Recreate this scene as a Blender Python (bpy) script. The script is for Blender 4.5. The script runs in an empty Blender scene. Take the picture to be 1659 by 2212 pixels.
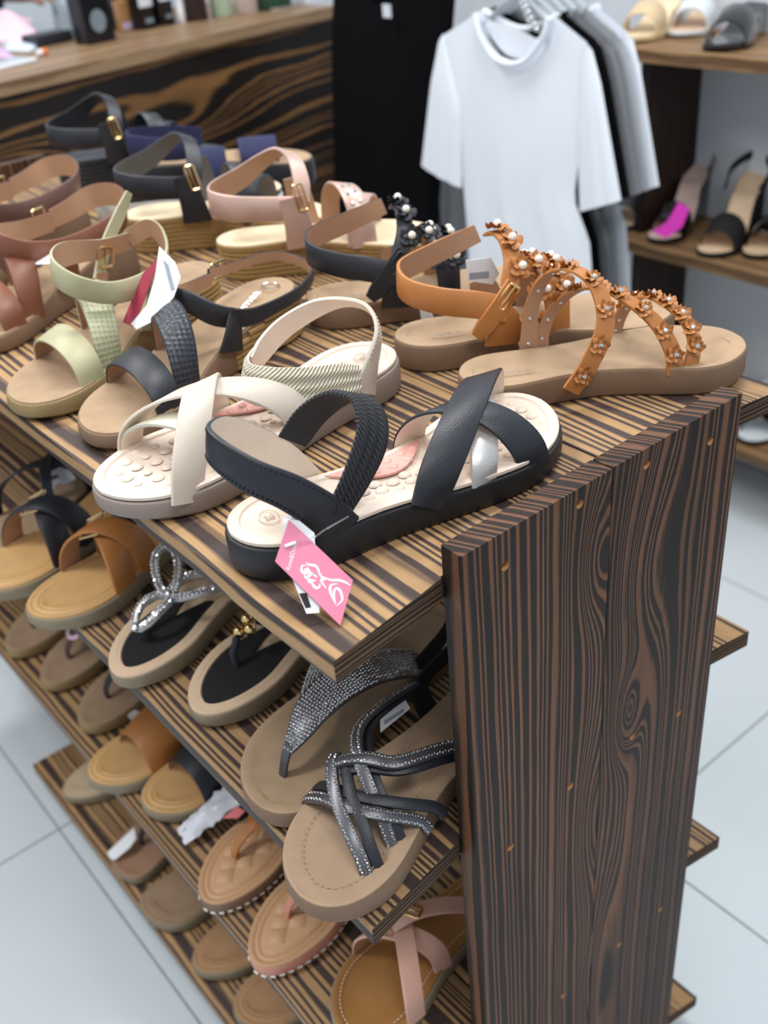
import bpy, bmesh, math, random
from mathutils import Vector, Matrix
random.seed(7)
scene = bpy.context.scene
COL = scene.collection
PI = math.pi

# ------------------------------------------------------------------ camera
CAM = Vector((-0.32437, -0.36593, 0.35154))
FPX = 2221.88
AX = (Vector((0.76695345, -0.63635112, -0.08270223)),      # image right
      Vector((-0.40144165, -0.37524998, -0.83548312)),     # image down
      Vector((0.50062662, 0.67397678, -0.54325711)))       # view direction
cd = bpy.data.cameras.new('camera')
cam = bpy.data.objects.new('camera', cd); COL.objects.link(cam)
m = Matrix.Identity(4)
for r in range(3):
    m[r][0] = AX[0][r]; m[r][1] = -AX[1][r]; m[r][2] = -AX[2][r]; m[r][3] = CAM[r]
cam.matrix_world = m
cd.sensor_fit = 'VERTICAL'; cd.sensor_height = 36.0; cd.sensor_width = 27.0
cd.lens = FPX / 2212 * 36.0
cd.clip_start = 0.02
cd.dof.use_dof = True; cd.dof.focus_distance = 0.70; cd.dof.aperture_fstop = 6.0
scene.camera = cam

def at(u, v, axis, val):
    """point of the place seen at a photo pixel, on the plane  axis = val"""
    d = AX[0] * ((u - 829.5) / FPX) + AX[1] * ((v - 1106.0) / FPX) + AX[2]
    return CAM + d * ((val - CAM[axis]) / d[axis])

# ------------------------------------------------------------------ light
scene.view_settings.view_transform = 'Standard'
scene.view_settings.look = 'None'
scene.view_settings.gamma = 1.0
scene.view_settings.use_curve_mapping = False
scene.view_settings.exposure = 0.12
w = bpy.data.worlds.new('shop_air'); scene.world = w; w.use_nodes = True
w.node_tree.nodes['Background'].inputs[0].default_value = (0.86, 0.93, 1.0, 1)
w.node_tree.nodes['Background'].inputs[1].default_value = 0.62
CEIL = 1.75
def ceiling_lamp(x, y, sx, sy, e):
    ld = bpy.data.lights.new('ceiling_lamp', 'AREA'); ld.shape = 'RECTANGLE'
    ld.size = sx; ld.size_y = sy; ld.energy = e; ld.color = (1.0, 0.985, 0.96)
    o = bpy.data.objects.new('ceiling_lamp', ld); COL.objects.link(o)
    o.location = (x, y, CEIL)
for (x, y, e) in [(-0.9, 0.9, 24), (0.75, 0.45, 22), (0.2, 2.0, 22), (-0.2, -0.9, 17)]:
    ceiling_lamp(x, y, 0.9, 0.35, e)

# ------------------------------------------------------------------ materials
def lin(c):
    r = []
    for v in c:
        v = v / 255.0
        r.append(v / 12.92 if v <= 0.04045 else ((v + 0.055) / 1.055) ** 2.4)
    return (r[0], r[1], r[2], 1.0)
MATS = {}
def mat(name, col, rough=0.5, metal=0.0, var=0.08, scale=60.0, bump=0.0, bscale=400.0, spec=0.5, trans=0.0, alpha=1.0, coat=0.0, stretch=None):
    if name in MATS: return MATS[name]
    M = bpy.data.materials.new(name); M.use_nodes = True; MATS[name] = M
    nt = M.node_tree; b = nt.nodes['Principled BSDF']
    tc = nt.nodes.new('ShaderNodeTexCoord'); vec = tc.outputs['Object']
    if stretch:
        mp = nt.nodes.new('ShaderNodeMapping'); mp.inputs['Scale'].default_value = stretch
        nt.links.new(vec, mp.inputs[0]); vec = mp.outputs[0]
    n = nt.nodes.new('ShaderNodeTexNoise'); n.inputs['Scale'].default_value = scale; n.inputs['Detail'].default_value = 3
    nt.links.new(vec, n.inputs['Vector'])
    mx = nt.nodes.new('ShaderNodeMix'); mx.data_type = 'RGBA'
    c = lin(col)
    mx.inputs[6].default_value = tuple(max(0, x * (1 - var * 2)) for x in c[:3]) + (1,)
    mx.inputs[7].default_value = tuple(min(1, x * (1 + var * 2)) for x in c[:3]) + (1,)
    nt.links.new(n.outputs['Fac'], mx.inputs[0]); nt.links.new(mx.outputs[2], b.inputs['Base Color'])
    b.inputs['Roughness'].default_value = rough; b.inputs['Metallic'].default_value = metal
    b.inputs['Specular IOR Level'].default_value = spec
    b.inputs['Transmission Weight'].default_value = trans; b.inputs['Alpha'].default_value = alpha
    b.inputs['Coat Weight'].default_value = coat
    if bump:
        n2 = nt.nodes.new('ShaderNodeTexNoise'); n2.inputs['Scale'].default_value = bscale; n2.inputs['Detail'].default_value = 2
        nt.links.new(vec, n2.inputs['Vector'])
        bp = nt.nodes.new('ShaderNodeBump'); bp.inputs['Strength'].default_value = bump; bp.inputs['Distance'].default_value = 0.001
        nt.links.new(n2.outputs['Fac'], bp.inputs['Height']); nt.links.new(bp.outputs['Normal'], b.inputs['Normal'])
    return M

def pattern(name, col, col2, kind, scale, rough=0.5, metal=0.0, strength=0.6, dist=0.001, rot=0.0):
    """leather or fabric with a pressed pattern (woven, scales, ribs)"""
    if name in MATS: return MATS[name]
    M = bpy.data.materials.new(name); M.use_nodes = True; MATS[name] = M
    nt = M.node_tree; b = nt.nodes['Principled BSDF']
    tc = nt.nodes.new('ShaderNodeTexCoord'); uv = tc.outputs['UV']
    mp = nt.nodes.new('ShaderNodeMapping'); mp.inputs['Rotation'].default_value = (0, 0, rot); nt.links.new(uv, mp.inputs[0])
    if kind == 'scales':
        t = nt.nodes.new('ShaderNodeTexChecker'); t.inputs['Scale'].default_value = scale; fac = t.outputs['Fac']
        t2 = nt.nodes.new('ShaderNodeTexVoronoi'); t2.inputs['Scale'].default_value = scale; t2.inputs['Randomness'].default_value = 0.15
        t2.feature = 'F1'; nt.links.new(mp.outputs[0], t2.inputs['Vector']); fac = t2.outputs['Distance']
    elif kind == 'gems':
        t = nt.nodes.new('ShaderNodeTexVoronoi'); t.inputs['Scale'].default_value = scale; t.feature = 'F1'; fac = t.outputs['Distance']
        nt.links.new(mp.outputs[0], t.inputs['Vector'])
    else:
        t = nt.nodes.new('ShaderNodeTexWave'); t.inputs['Scale'].default_value = scale; t.inputs['Distortion'].default_value = 0.4
        fac = t.outputs['Fac']
        nt.links.new(mp.outputs[0], t.inputs['Vector'])
    mx = nt.nodes.new('ShaderNodeMix'); mx.data_type = 'RGBA'
    mx.inputs[6].default_value = lin(col); mx.inputs[7].default_value = lin(col2)
    nt.links.new(fac, mx.inputs[0]); nt.links.new(mx.outputs[2], b.inputs['Base Color'])
    bp = nt.nodes.new('ShaderNodeBump'); bp.inputs['Strength'].default_value = strength; bp.inputs['Distance'].default_value = dist
    nt.links.new(fac, bp.inputs['Height']); nt.links.new(bp.outputs['Normal'], b.inputs['Normal'])
    b.inputs['Roughness'].default_value = rough; b.inputs['Metallic'].default_value = metal
    return M

def wood(name, across, along, freq, light, dark, seed, knots=(), width=0.5, uneven=5.0, amp=0.02, burn=0.35, thick=2, fine=0.25, rough=0.5):
    """brushed burnt softwood: growth rings as light and charred stripes"""
    M = bpy.data.materials.new(name); M.use_nodes = True
    nt = M.node_tree; N = nt.nodes.new; Lk = nt.links.new
    b = nt.nodes['Principled BSDF']
    def mth(op, a, c=None, d=None):
        n = N('ShaderNodeMath'); n.operation = op
        for i, x in enumerate((a, c, d)):
            if x is None: continue
            if isinstance(x, (int, float)): n.inputs[i].default_value = x
            else: Lk(x, n.inputs[i])
        return n.outputs[0]
    tc = N('ShaderNodeTexCoord'); sp = N('ShaderNodeSeparateXYZ'); Lk(tc.outputs['Object'], sp.inputs[0])
    a = sp.outputs[across]; l = sp.outputs[along]; h = sp.outputs[3 - across - along]
    a2 = mth('ADD', a, mth('MULTIPLY', h, 0.45))
    def noise(sa, sl, sh, off, detail=2.0):
        cb = N('ShaderNodeCombineXYZ')
        Lk(mth('MULTIPLY', a2, sa), cb.inputs[0]); Lk(mth('MULTIPLY_ADD', l, sl, off), cb.inputs[1])
        Lk(mth('MULTIPLY_ADD', h, sh, off * 1.7), cb.inputs[2])
        n = N('ShaderNodeTexNoise'); n.inputs['Scale'].default_value = 1.0; n.inputs['Detail'].default_value = detail
        Lk(cb.outputs[0], n.inputs['Vector']); return n.outputs['Fac']
    d1 = mth('MULTIPLY', mth('SUBTRACT', noise(9, 2.2, 3, seed), 0.5), amp * 2)
    d2 = mth('MULTIPLY', mth('SUBTRACT', noise(40, 9, 10, seed + 5.3), 0.5), amp * 0.28)
    r = mth('ADD', a2, mth('ADD', d1, d2))
    for (ka, kl, kamp, ra, rl) in knots:
        da = mth('MULTIPLY', mth('SUBTRACT', a2, ka), 1 / ra); dl = mth('MULTIPLY', mth('SUBTRACT', l, kl), 1 / rl)
        q = mth('ADD', mth('MULTIPLY', da, da), mth('MULTIPLY', dl, dl))
        r = mth('ADD', r, mth('MULTIPLY', mth('EXPONENT', mth('MULTIPLY', q, -1.0)), kamp))
    # uneven ring widths
    cb = N('ShaderNodeCombineXYZ'); Lk(mth('MULTIPLY', r, freq * 0.33), cb.inputs[0]); cb.inputs[1].default_value = seed
    nz = N('ShaderNodeTexNoise'); nz.inputs['Scale'].default_value = 1.0; nz.inputs['Detail'].default_value = 1; Lk(cb.outputs[0], nz.inputs['Vector'])
    rr = mth('ADD', mth('MULTIPLY', r, freq), mth('MULTIPLY', nz.outputs['Fac'], uneven))
    f = mth('FRACT', rr)
    f = mth('ADD', f, mth('MULTIPLY', mth('SUBTRACT', noise(260, 14, 60, seed + 2.1, 3), 0.5), fine))
    ramp = N('ShaderNodeValToRGB'); e = ramp.color_ramp.elements
    e[0].position = 0.0; e[0].color = lin(light); e[1].position = 1.0; e[1].color = lin(light)
    mid = tuple((x * 0.6 + y * 0.4) for x, y in zip(light, dark))
    for p_, c_ in ((width - 0.12, light), (width - 0.02, mid), (width + 0.06, dark), (0.90, dark), (0.96, mid)):
        x = e.new(p_); x.color = lin(c_)
    Lk(f, ramp.inputs[0])
    # charring patches and pale fibres
    pr_ = N('ShaderNodeValToRGB'); pr_.color_ramp.elements[0].position = 0.35; pr_.color_ramp.elements[1].position = 0.75
    pr_.color_ramp.elements[0].color = (1, 1, 1, 1); pr_.color_ramp.elements[1].color = (1 - burn, 1 - burn, 1 - burn, 1)
    Lk(noise(14, 3.0, 8, seed + 9.9, 3), pr_.inputs[0])
    fb = mth('MULTIPLY_ADD', noise(700, 18, 200, seed + 3.3, 2), 0.5, 0.75)
    mx = N('ShaderNodeMix'); mx.data_type = 'RGBA'; mx.blend_type = 'MULTIPLY'; mx.inputs[0].default_value = 1
    Lk(ramp.outputs[0], mx.inputs[6]); Lk(pr_.outputs[0], mx.inputs[7])
    mx2 = N('ShaderNodeMix'); mx2.data_type = 'RGBA'; mx2.blend_type = 'MULTIPLY'; mx2.inputs[0].default_value = 1
    Lk(mx.outputs[2], mx2.inputs[6]); Lk(fb, mx2.inputs[7]); Lk(mx2.outputs[2], b.inputs['Base Color'])
    b.inputs['Roughness'].default_value = rough; b.inputs['Specular IOR Level'].default_value = 0.3
    bw = N('ShaderNodeRGBToBW'); Lk(mx2.outputs[2], bw.inputs[0])
    bp = N('ShaderNodeBump'); bp.inputs['Strength'].default_value = 0.5; bp.inputs['Distance'].default_value = 0.0012
    Lk(bw.outputs[0], bp.inputs['Height']); Lk(bp.outputs['Normal'], b.inputs['Normal'])
    return M

# ------------------------------------------------------------------ mesh helpers
def obj(name, verts, faces, mats, parent=None, smooth=True, sharp=40, midx=None, uvs=None, loc=None):
    me = bpy.data.meshes.new(name)
    me.from_pydata([tuple(v) for v in verts], [], faces)
    if not isinstance(mats, (list, tuple)): mats = [mats]
    for x in mats: me.materials.append(x)
    if midx: me.polygons.foreach_set('material_index', midx)
    if uvs:
        ul = me.uv_layers.new(name='UVMap')
        for lp in me.loops: ul.data[lp.index].uv = uvs[lp.vertex_index]
    bm = bmesh.new(); bm.from_mesh(me); bmesh.ops.recalc_face_normals(bm, faces=bm.faces); bm.to_mesh(me); bm.free()
    if smooth:
        me.polygons.foreach_set('use_smooth', [True] * len(me.polygons))
        me.set_sharp_from_angle(angle=math.radians(sharp))
    me.update()
    o = bpy.data.objects.new(name, me); COL.objects.link(o)
    if parent: o.parent = parent
    if loc is not None: o.location = loc
    return o
def link_copy(name, me, parent, mw=None):
    o = bpy.data.objects.new(name, me); COL.objects.link(o); o.parent = parent
    if mw is not None: o.matrix_local = mw
    return o
def tag(o, label=None, cat=None, group=None, kind=None):
    if label: o['label'] = label
    if cat: o['category'] = cat
    if group: o['group'] = group
    if kind: o['kind'] = kind
    return o
def empty(name, loc, rz, label, cat, group=None):
    o = bpy.data.objects.new(name, None); COL.objects.link(o); o.empty_display_size = 0.03
    o.location = loc; o.rotation_euler = (0, 0, rz)
    return tag(o, label, cat, group)
def box(lo, hi, bev=0.0):
    bm = bmesh.new()
    bmesh.ops.create_cube(bm, size=1)
    c = [(a + b) / 2 for a, b in zip(lo, hi)]; s = [b - a for a, b in zip(lo, hi)]
    for v in bm.verts: v.co = Vector((c[i] + v.co[i] * s[i] for i in range(3)))
    if bev: bmesh.ops.bevel(bm, geom=bm.edges[:], offset=bev, segments=2, affect='EDGES', profile=0.6)
    V = [v.co.copy() for v in bm.verts]; F = [[v.index for v in f.verts] for f in bm.faces]
    bm.free(); return V, F
def prism(poly, z0, z1, bev=0.0):
    """vertical prism over a plan polygon"""
    poly = [p for i, p in enumerate(poly) if abs(p[0] - poly[i - 1][0]) + abs(p[1] - poly[i - 1][1]) > 1e-5]
    bm = bmesh.new()
    vs = [bm.verts.new((x, y, z0)) for x, y in poly]; f = bm.faces.new(vs)
    r = bmesh.ops.extrude_face_region(bm, geom=[f])
    for g in r['geom']:
        if isinstance(g, bmesh.types.BMVert): g.co.z = z1
    bmesh.ops.recalc_face_normals(bm, faces=bm.faces)
    if bev: bmesh.ops.bevel(bm, geom=bm.edges[:], offset=bev, segments=2, affect='EDGES', profile=0.6)
    bm.verts.index_update()
    V = [v.co.copy() for v in bm.verts]; F = [[v.index for v in f.verts] for f in bm.faces]
    bm.free(); return V, F
def centered(name, VF, mats, parent, **k):
    """mesh with its origin at its own middle"""
    V, F = VF
    lo = [min(v[i] for v in V) for i in range(3)]; hi = [max(v[i] for v in V) for i in range(3)]
    c = Vector([(a + b) / 2 for a, b in zip(lo, hi)])
    return obj(name, [Vector(v) - c for v in V], F, mats, parent, loc=c, **k)
def crom(P, n):
    """Catmull-Rom through points (Vectors or floats), n samples per span"""
    out = []
    for i in range(len(P) - 1):
        p0 = P[i - 1] if i else P[0] * 2 - P[1]
        p1, p2 = P[i], P[i + 1]
        p3 = P[i + 2] if i + 2 < len(P) else P[-1] * 2 - P[-2]
        for k in range(n):
            t = k / n
            out.append(0.5 * ((p1 * 2) + (p2 - p0) * t + (p0 * 2 - p1 * 5 + p2 * 4 - p3) * t * t + (p1 * 3 - p0 - p2 * 3 + p3) * t ** 3))
    out.append(P[-1]); return out
def lerp_table(tab, t):
    if t <= tab[0][0]: return tab[0][1]
    for (a, x), (b, y) in zip(tab, tab[1:]):
        if t <= b:
            s = (t - a) / (b - a); s = s * s * (3 - 2 * s); return x + (y - x) * s
    return tab[-1][1]
def tube_geo(P, r, k=8, closed=False, cap=True):
    P = [Vector(p) for p in P]; V = []; F = []; n = len(P)
    up = Vector((0.13, 0.21, 0.97))
    for i, p in enumerate(P):
        if closed: t = P[(i + 1) % n] - P[i - 1]
        else: t = P[min(i + 1, n - 1)] - P[max(i - 1, 0)]
        t = t.normalized(); a = t.cross(up)
        if a.length < 1e-3: a = t.cross(Vector((1, 0, 0)))
        a.normalize(); b = t.cross(a)
        rr = r[i] if isinstance(r, (list, tuple)) else r
        for j in range(k):
            th = 2 * PI * j / k; V.append(p + a * (math.cos(th) * rr) + b * (math.sin(th) * rr))
    for i in range(n if closed else n - 1):
        for j in range(k):
            F.append([i * k + j, i * k + (j + 1) % k, ((i + 1) % n) * k + (j + 1) % k, ((i + 1) % n) * k + j])
    if cap and not closed:
        F.append(list(range(k))[::-1]); F.append([(n - 1) * k + j for j in range(k)])
    return V, F
def sphere_geo(c, r, seg=10, rings=6, sq=(1, 1, 1), half=False):
    V = []; F = []; c = Vector(c)
    top = rings
    for i in range(rings + 1):
        ph = (PI / 2 if half else PI) * i / rings
        for j in range(seg):
            th = 2 * PI * j / seg
            V.append(c + Vector((math.sin(ph) * math.cos(th) * r * sq[0], math.sin(ph) * math.sin(th) * r * sq[1], math.cos(ph) * r * sq[2])))
    for i in range(rings):
        for j in range(seg):
            a, b = i * seg + j, i * seg + (j + 1) % seg
            if i == 0: F.append([a, a + seg, b + seg] if True else [])
            else: F.append([a, a + seg, b + seg, b])
    return V, F
def lathe_geo(prof, seg=20, c=(0, 0, 0)):
    V = []; F = []
    for r, z in prof:
        for j in range(seg):
            th = 2 * PI * j / seg; V.append((c[0] + r * math.cos(th), c[1] + r * math.sin(th), c[2] + z))
    for i in range(len(prof) - 1):
        for j in range(seg):
            F.append([i * seg + j, i * seg + (j + 1) % seg, (i + 1) * seg + (j + 1) % seg, (i + 1) * seg + j])
    F.append(list(range(seg))[::-1]); F.append([(len(prof) - 1) * seg + j for j in range(seg)])
    return V, F
class Geo:
    def __init__(s): s.V = []; s.F = []
    def add(s, VF):
        n = len(s.V); s.V += [Vector(v) for v in VF[0]]; s.F += [[i + n for i in f] for f in VF[1]]; return s
    @property
    def vf(s): return s.V, s.F
def text_geo(txt, size, extrude=0.0002, bold=0.0):
    cu = bpy.data.curves.new('lettering', 'FONT'); cu.body = txt; cu.size = size; cu.extrude = extrude; cu.offset = bold
    cu.align_x = 'CENTER'; cu.align_y = 'CENTER'; cu.resolution_u = 3
    o = bpy.data.objects.new('lettering', cu); COL.objects.link(o)
    bpy.context.view_layer.update()
    me = bpy.data.meshes.new_from_object(o.evaluated_get(bpy.context.evaluated_depsgraph_get()))
    V = [v.co.copy() for v in me.vertices]; F = [list(p.vertices) for p in me.polygons]
    bpy.data.objects.remove(o); bpy.data.curves.remove(cu); bpy.data.meshes.remove(me)
    return V, F

# ------------------------------------------------------------------ the room
FLOOR = -0.882
tile_m = mat('white_porcelain', (205, 214, 220), rough=0.12, var=0.015, scale=3.0, spec=0.5)
grout_m = mat('grout', (150, 158, 162), rough=0.8)
V, F = box((-2.6, -2.0, FLOOR - 0.05), (2.2, 3.6, FLOOR - 0.0015))
floor = tag(obj('floor', V, F, grout_m, smooth=False), kind='structure')
TX, TY, X0, Y0 = 0.612, 0.602, -0.108, 0.243
for i in range(-4, 3):
    for j in range(-3, 5):
        x0, y0 = X0 + i * TX, Y0 + j * TY
        hi = (min(x0 + TX - 0.0035, 1.495), y0 + TY - 0.0035)
        if hi[0] - x0 < 0.02: continue
        centered('tile', box((x0, y0, FLOOR - 0.0014), (hi[0], hi[1], FLOOR), 0.0008), tile_m, floor, smooth=False)
wall_m = mat('painted_plaster', (204, 210, 217), rough=0.75, var=0.02, scale=4, bump=0.1, bscale=120)
V, F = box((1.50, -2.0, FLOOR), (1.62, 3.6, 1.9)); tag(obj('wall_right', V, F, wall_m, smooth=False), kind='structure')
V, F = box((-2.6, 3.0, FLOOR), (1.5, 3.12, 1.9)); tag(obj('wall_back', V, F, wall_m, smooth=False), kind='structure')

# ------------------------------------------------------------------ wooden display rack
SH = [-0.0232, -0.2638, -0.5415, -0.8294]            # shelf top heights
TH = 0.0175
XF, XB, PW, PT = -0.0952, 0.344, 0.279, 0.0182
LEN = 1.23
LIGHT, DARK = (180, 143, 99), (68, 54, 51)
rack = empty('display_rack', (0.13, 0.45, FLOOR), 0, 'dark burnt-wood display rack of four shelves between plank end panels', 'display rack')
def rk(name, VF, m, **k):
    V, F = VF
    return centered(name, ([Vector(v) - Vector(rack.location) for v in V], F), m, rack, **k)
shelf_m = [wood('burnt_shelf_wood', 0, 1, 100, LIGHT, DARK, 1.3, width=0.52, amp=0.012, burn=0.28),
           wood('burnt_shelf_wood', 0, 1, 125, (174, 139, 98), DARK, 7.9, knots=((0.0, -0.2, 0.02, 0.02, 0.06),), width=0.5, amp=0.010, burn=0.25),
           wood('burnt_shelf_wood', 0, 1, 112, (172, 136, 93), DARK, 14.2, width=0.5, amp=0.014, burn=0.3)]
end_m = wood('end_grain', 2, 0, 330, (118, 88, 60), (44, 33, 28), 8.8, width=.32, amp=.006, burn=.4, rough=.8)
JX = [XF, 0.037, 0.1705, XB]
for si, z in enumerate(SH):
    LN = LEN if si < 3 else 0.945
    for p_ in range(3):
        a, b = JX[p_] + (0.0006 if p_ else 0), JX[p_ + 1] - (0.0006 if p_ < 2 else 0)
        s = PT + 0.0003; e = LN - PT - 0.0003 if si < 3 else LN
        if p_ == 0: poly = [(a, 0.003), (-0.002, 0.0165), (-0.001, s), (b, s), (b, e), (-0.001, e), (-0.001, LN), (a, LN)]
        elif p_ == 1: poly = [(a, s), (b, s), (b, e), (a, e)]
        else: poly = [(a, s), (PW + 0.0006, s), (PW + 0.001, 0.0165), (b, 0.006), (b, LN), (PW + 0.0006, LN), (PW + 0.0006, e), (a, e)]
        o = rk('shelf_plank', prism(poly, z - TH, z, 0.0012), [shelf_m[(si + p_) % 3], end_m], sharp=25)
        for q in o.data.polygons:
            if abs(q.normal.y) > 0.75: q.material_index = 1
hole_m = mat('raw_bored_wood', (190, 140, 90), rough=0.8)
HOLES = [(.0592, -.0435), (.1722, -.0213), (.2852, -.0226), (.4062, -.0429), (.0575, -.4788), (.1676, -.4540), (.2928, -.4539), (.3966, -.4812),
         (.0575, -.935), (.1625, -.9142), (.2959, -.9211), (.4000, -.93)]
HOLES = [(x * 0.6, z * 0.6) for x, z in HOLES]
PL, PD = (124, 84, 58), (40, 28, 23)
panel_m = [wood('burnt_panel_wood', 0, 2, 160, PL, PD, 3.1, knots=((0.052, 0.375, 0.030, 0.020, 0.05), (0.06, 0.10, 0.030, 0.022, 0.09), (0.066, -0.12, 0.02, 0.016, 0.10)), width=0.36, uneven=3.6, fine=.35, amp=0.007, burn=0.5, rough=0.55),
           wood('burnt_panel_wood', 0, 2, 145, (112, 76, 53), (36, 25, 21), 21.7, knots=((-0.045, 0.20, 0.045, 0.017, 0.045), (-0.035, 0.33, 0.035, 0.04, 0.10), (-0.06, -0.15, 0.03, 0.02, 0.16)), width=0.36, uneven=3.6, fine=.35, amp=0.010, burn=0.55, rough=0.55)]
def side_plank(x0, x1, y0, y1, m, holes):
    V, F = box((x0, y0, FLOOR), (x1, y1, 0.0), 0.0012)
    o = obj('side_plank', V, F, [m, hole_m], smooth=False)
    if holes:
        g = Geo()
        for hx, hz in holes:
            c, d = tube_geo([(hx, y0 - 0.01, hz), (hx, y0 + 0.007, hz + 0.001)], [0.0034, 0.0034], 14); g.add((c, d))
        cut = obj('cutter', g.V, g.F, hole_m, smooth=False)
        mod = o.modifiers.new('b', 'BOOLEAN'); mod.object = cut; mod.operation = 'DIFFERENCE'; mod.solver = 'EXACT'
        bpy.context.view_layer.update()
        me = bpy.data.meshes.new_from_object(o.evaluated_get(bpy.context.evaluated_depsgraph_get()))
        V = [v.co.copy() for v in me.vertices]; F = [list(p.vertices) for p in me.polygons]
        c2 = [sum((V[i] for i in f), Vector()) / len(f) for f in F]
        idx = [1 if (min((c.x - hx) ** 2 + (c.z - hz) ** 2 for hx, hz in holes) < 0.0037 ** 2 and y0 + 0.0002 < c.y < y0 + 0.012) else 0 for c in c2]
        bpy.data.objects.remove(o); bpy.data.objects.remove(cut)
        rk('side_plank', (V, F), [m, hole_m], smooth=False, midx=idx)
    else:
        bpy.data.objects.remove(o); rk('side_plank', (V, F), m, smooth=False)
side_plank(0.0, 0.1352, 0.0, PT, panel_m[0], [h for h in HOLES if h[0] < 0.135])
side_plank(0.1362, PW, 0.0006, PT, panel_m[1], [h for h in HOLES if h[0] > 0.136])
side_plank(0.0, 0.1355, LEN - PT, LEN, panel_m[1], [])
side_plank(0.1362, PW, LEN - PT, LEN, panel_m[0], [])
# ------------------------------------------------------------------ sandals: shared builders
SHAPES = {
 'round':  ([(0,0),(.004,.22),(.015,.40),(.035,.54),(.07,.65),(.12,.71),(.2,.72),(.32,.68),(.45,.72),(.58,.84),(.68,.95),(.76,1.0),(.84,.95),(.90,.82),(.945,.64),(.975,.43),(.993,.2),(1,0)],
            [(0,0),(.004,.22),(.015,.40),(.035,.54),(.07,.65),(.12,.70),(.2,.69),(.32,.58),(.45,.56),(.58,.70),(.68,.86),(.76,.95),(.84,.95),(.90,.86),(.945,.70),(.975,.49),(.993,.24),(1,0)]),
 'square': ([(0,0),(.004,.22),(.015,.40),(.035,.54),(.07,.65),(.12,.71),(.2,.72),(.32,.66),(.45,.68),(.58,.80),(.68,.92),(.76,.98),(.84,.97),(.90,.91),(.945,.82),(.975,.70),(.994,.5),(1,0)],
            [(0,0),(.004,.22),(.015,.40),(.035,.54),(.07,.65),(.12,.70),(.2,.69),(.32,.58),(.45,.58),(.58,.72),(.68,.86),(.76,.95),(.84,.96),(.90,.93),(.945,.86),(.975,.76),(.994,.56),(1,0)]),
 'almond': ([(0,0),(.004,.22),(.015,.40),(.035,.54),(.07,.65),(.12,.71),(.2,.72),(.32,.66),(.45,.68),(.58,.82),(.68,.94),(.76,.96),(.84,.86),(.90,.70),(.945,.52),(.975,.35),(.993,.17),(1,0)],
            [(0,0),(.004,.22),(.015,.40),(.035,.54),(.07,.65),(.12,.70),(.2,.69),(.32,.58),(.45,.58),(.58,.72),(.68,.88),(.76,.94),(.84,.88),(.90,.74),(.945,.56),(.975,.38),(.993,.18),(1,0)]),
}
NS = 38
def outline(L, W, kind, sg, curve=0.16):
    a, b = SHAPES[kind]
    ts = [(1 - math.cos(PI * i / NS)) / 2 for i in range(NS + 1)]
    t1, p1 = {'round': (.76, 2.3), 'almond': (.72, 1.9), 'square': (.80, 3.7)}[kind]
    def val(tab, t):
        if t < .16: return val(tab, .1601) * max(0.0, 1 - ((.16 - t) / .16) ** 2.2) ** .5
        if t > t1: return val(tab, t1 - 1e-4) * max(0.0, 1 - ((t - t1) / (1 - t1)) ** p1) ** .5
        for (p, x), (q, y) in zip(tab, tab[1:]):
            if t <= q: return x + (y - x) * (t - p) / (q - p)
        return 0
    P = []
    for i in range(NS + 1): P.append(Vector((ts[i] * L, W / 2 * val(a if sg > 0 else b, ts[i]))))
    for i in range(NS - 1, 0, -1): P.append(Vector((ts[i] * L, -W / 2 * val(b if sg > 0 else a, ts[i]))))
    for p in P: p.y += -sg * W * curve * max(0.0, p.x / L - 0.45) ** 2 / 0.3025 * 1.0
    # light smoothing
    for _ in range(2):
        P = [(P[i - 1] + P[i] * 4 + P[(i + 1) % len(P)]) / 6 if i not in (0, NS) else P[i] for i in range(len(P))]
    return P
def inset(P, d):
    n = len(P); out = []
    for i in range(n):
        t = (P[(i + 1) % n] - P[i - 1]).normalized()
        out.append(P[i] + Vector((t.y, -t.x)) * d)       # outline runs clockwise seen from above
    return out
def loft(rings, cap0=True, cap1=True, cols=6, dish=None):
    """rings of 2*NS points; caps are strips joining the two sides"""
    V = []; F = []; n = 2 * NS
    for r in rings: V += [Vector(p) for p in r]
    for k in range(len(rings) - 1):
        for i in range(n): F.append([k * n + i, k * n + (i + 1) % n, (k + 1) * n + (i + 1) % n, (k + 1) * n + i])
    def cap(base, top):
        rows = []
        for i in range(NS + 1):
            a, b = base + i, base + (n - i) % n
            if i in (0, NS): rows.append([a] * (cols + 1)); continue
            row = [a]
            for c in range(1, cols):
                s = c / cols; p = V[a] * (1 - s) + V[b] * s
                if dish and top: p = p + Vector((0, 0, -dish(p.x, abs(2 * s - 1))))
                row.append(len(V)); V.append(p)
            row.append(b); rows.append(row)
        for i in range(NS):
            for c in range(cols):
                q = [rows[i][c], rows[i][c + 1], rows[i + 1][c + 1], rows[i + 1][c]]
                q2 = []
                for x in q:
                    if x not in q2: q2.append(x)
                if len(q2) > 2: F.append(q2)
    if cap0: cap(0, False)
    if cap1: cap((len(rings) - 1) * n, True)
    return V, F

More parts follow.
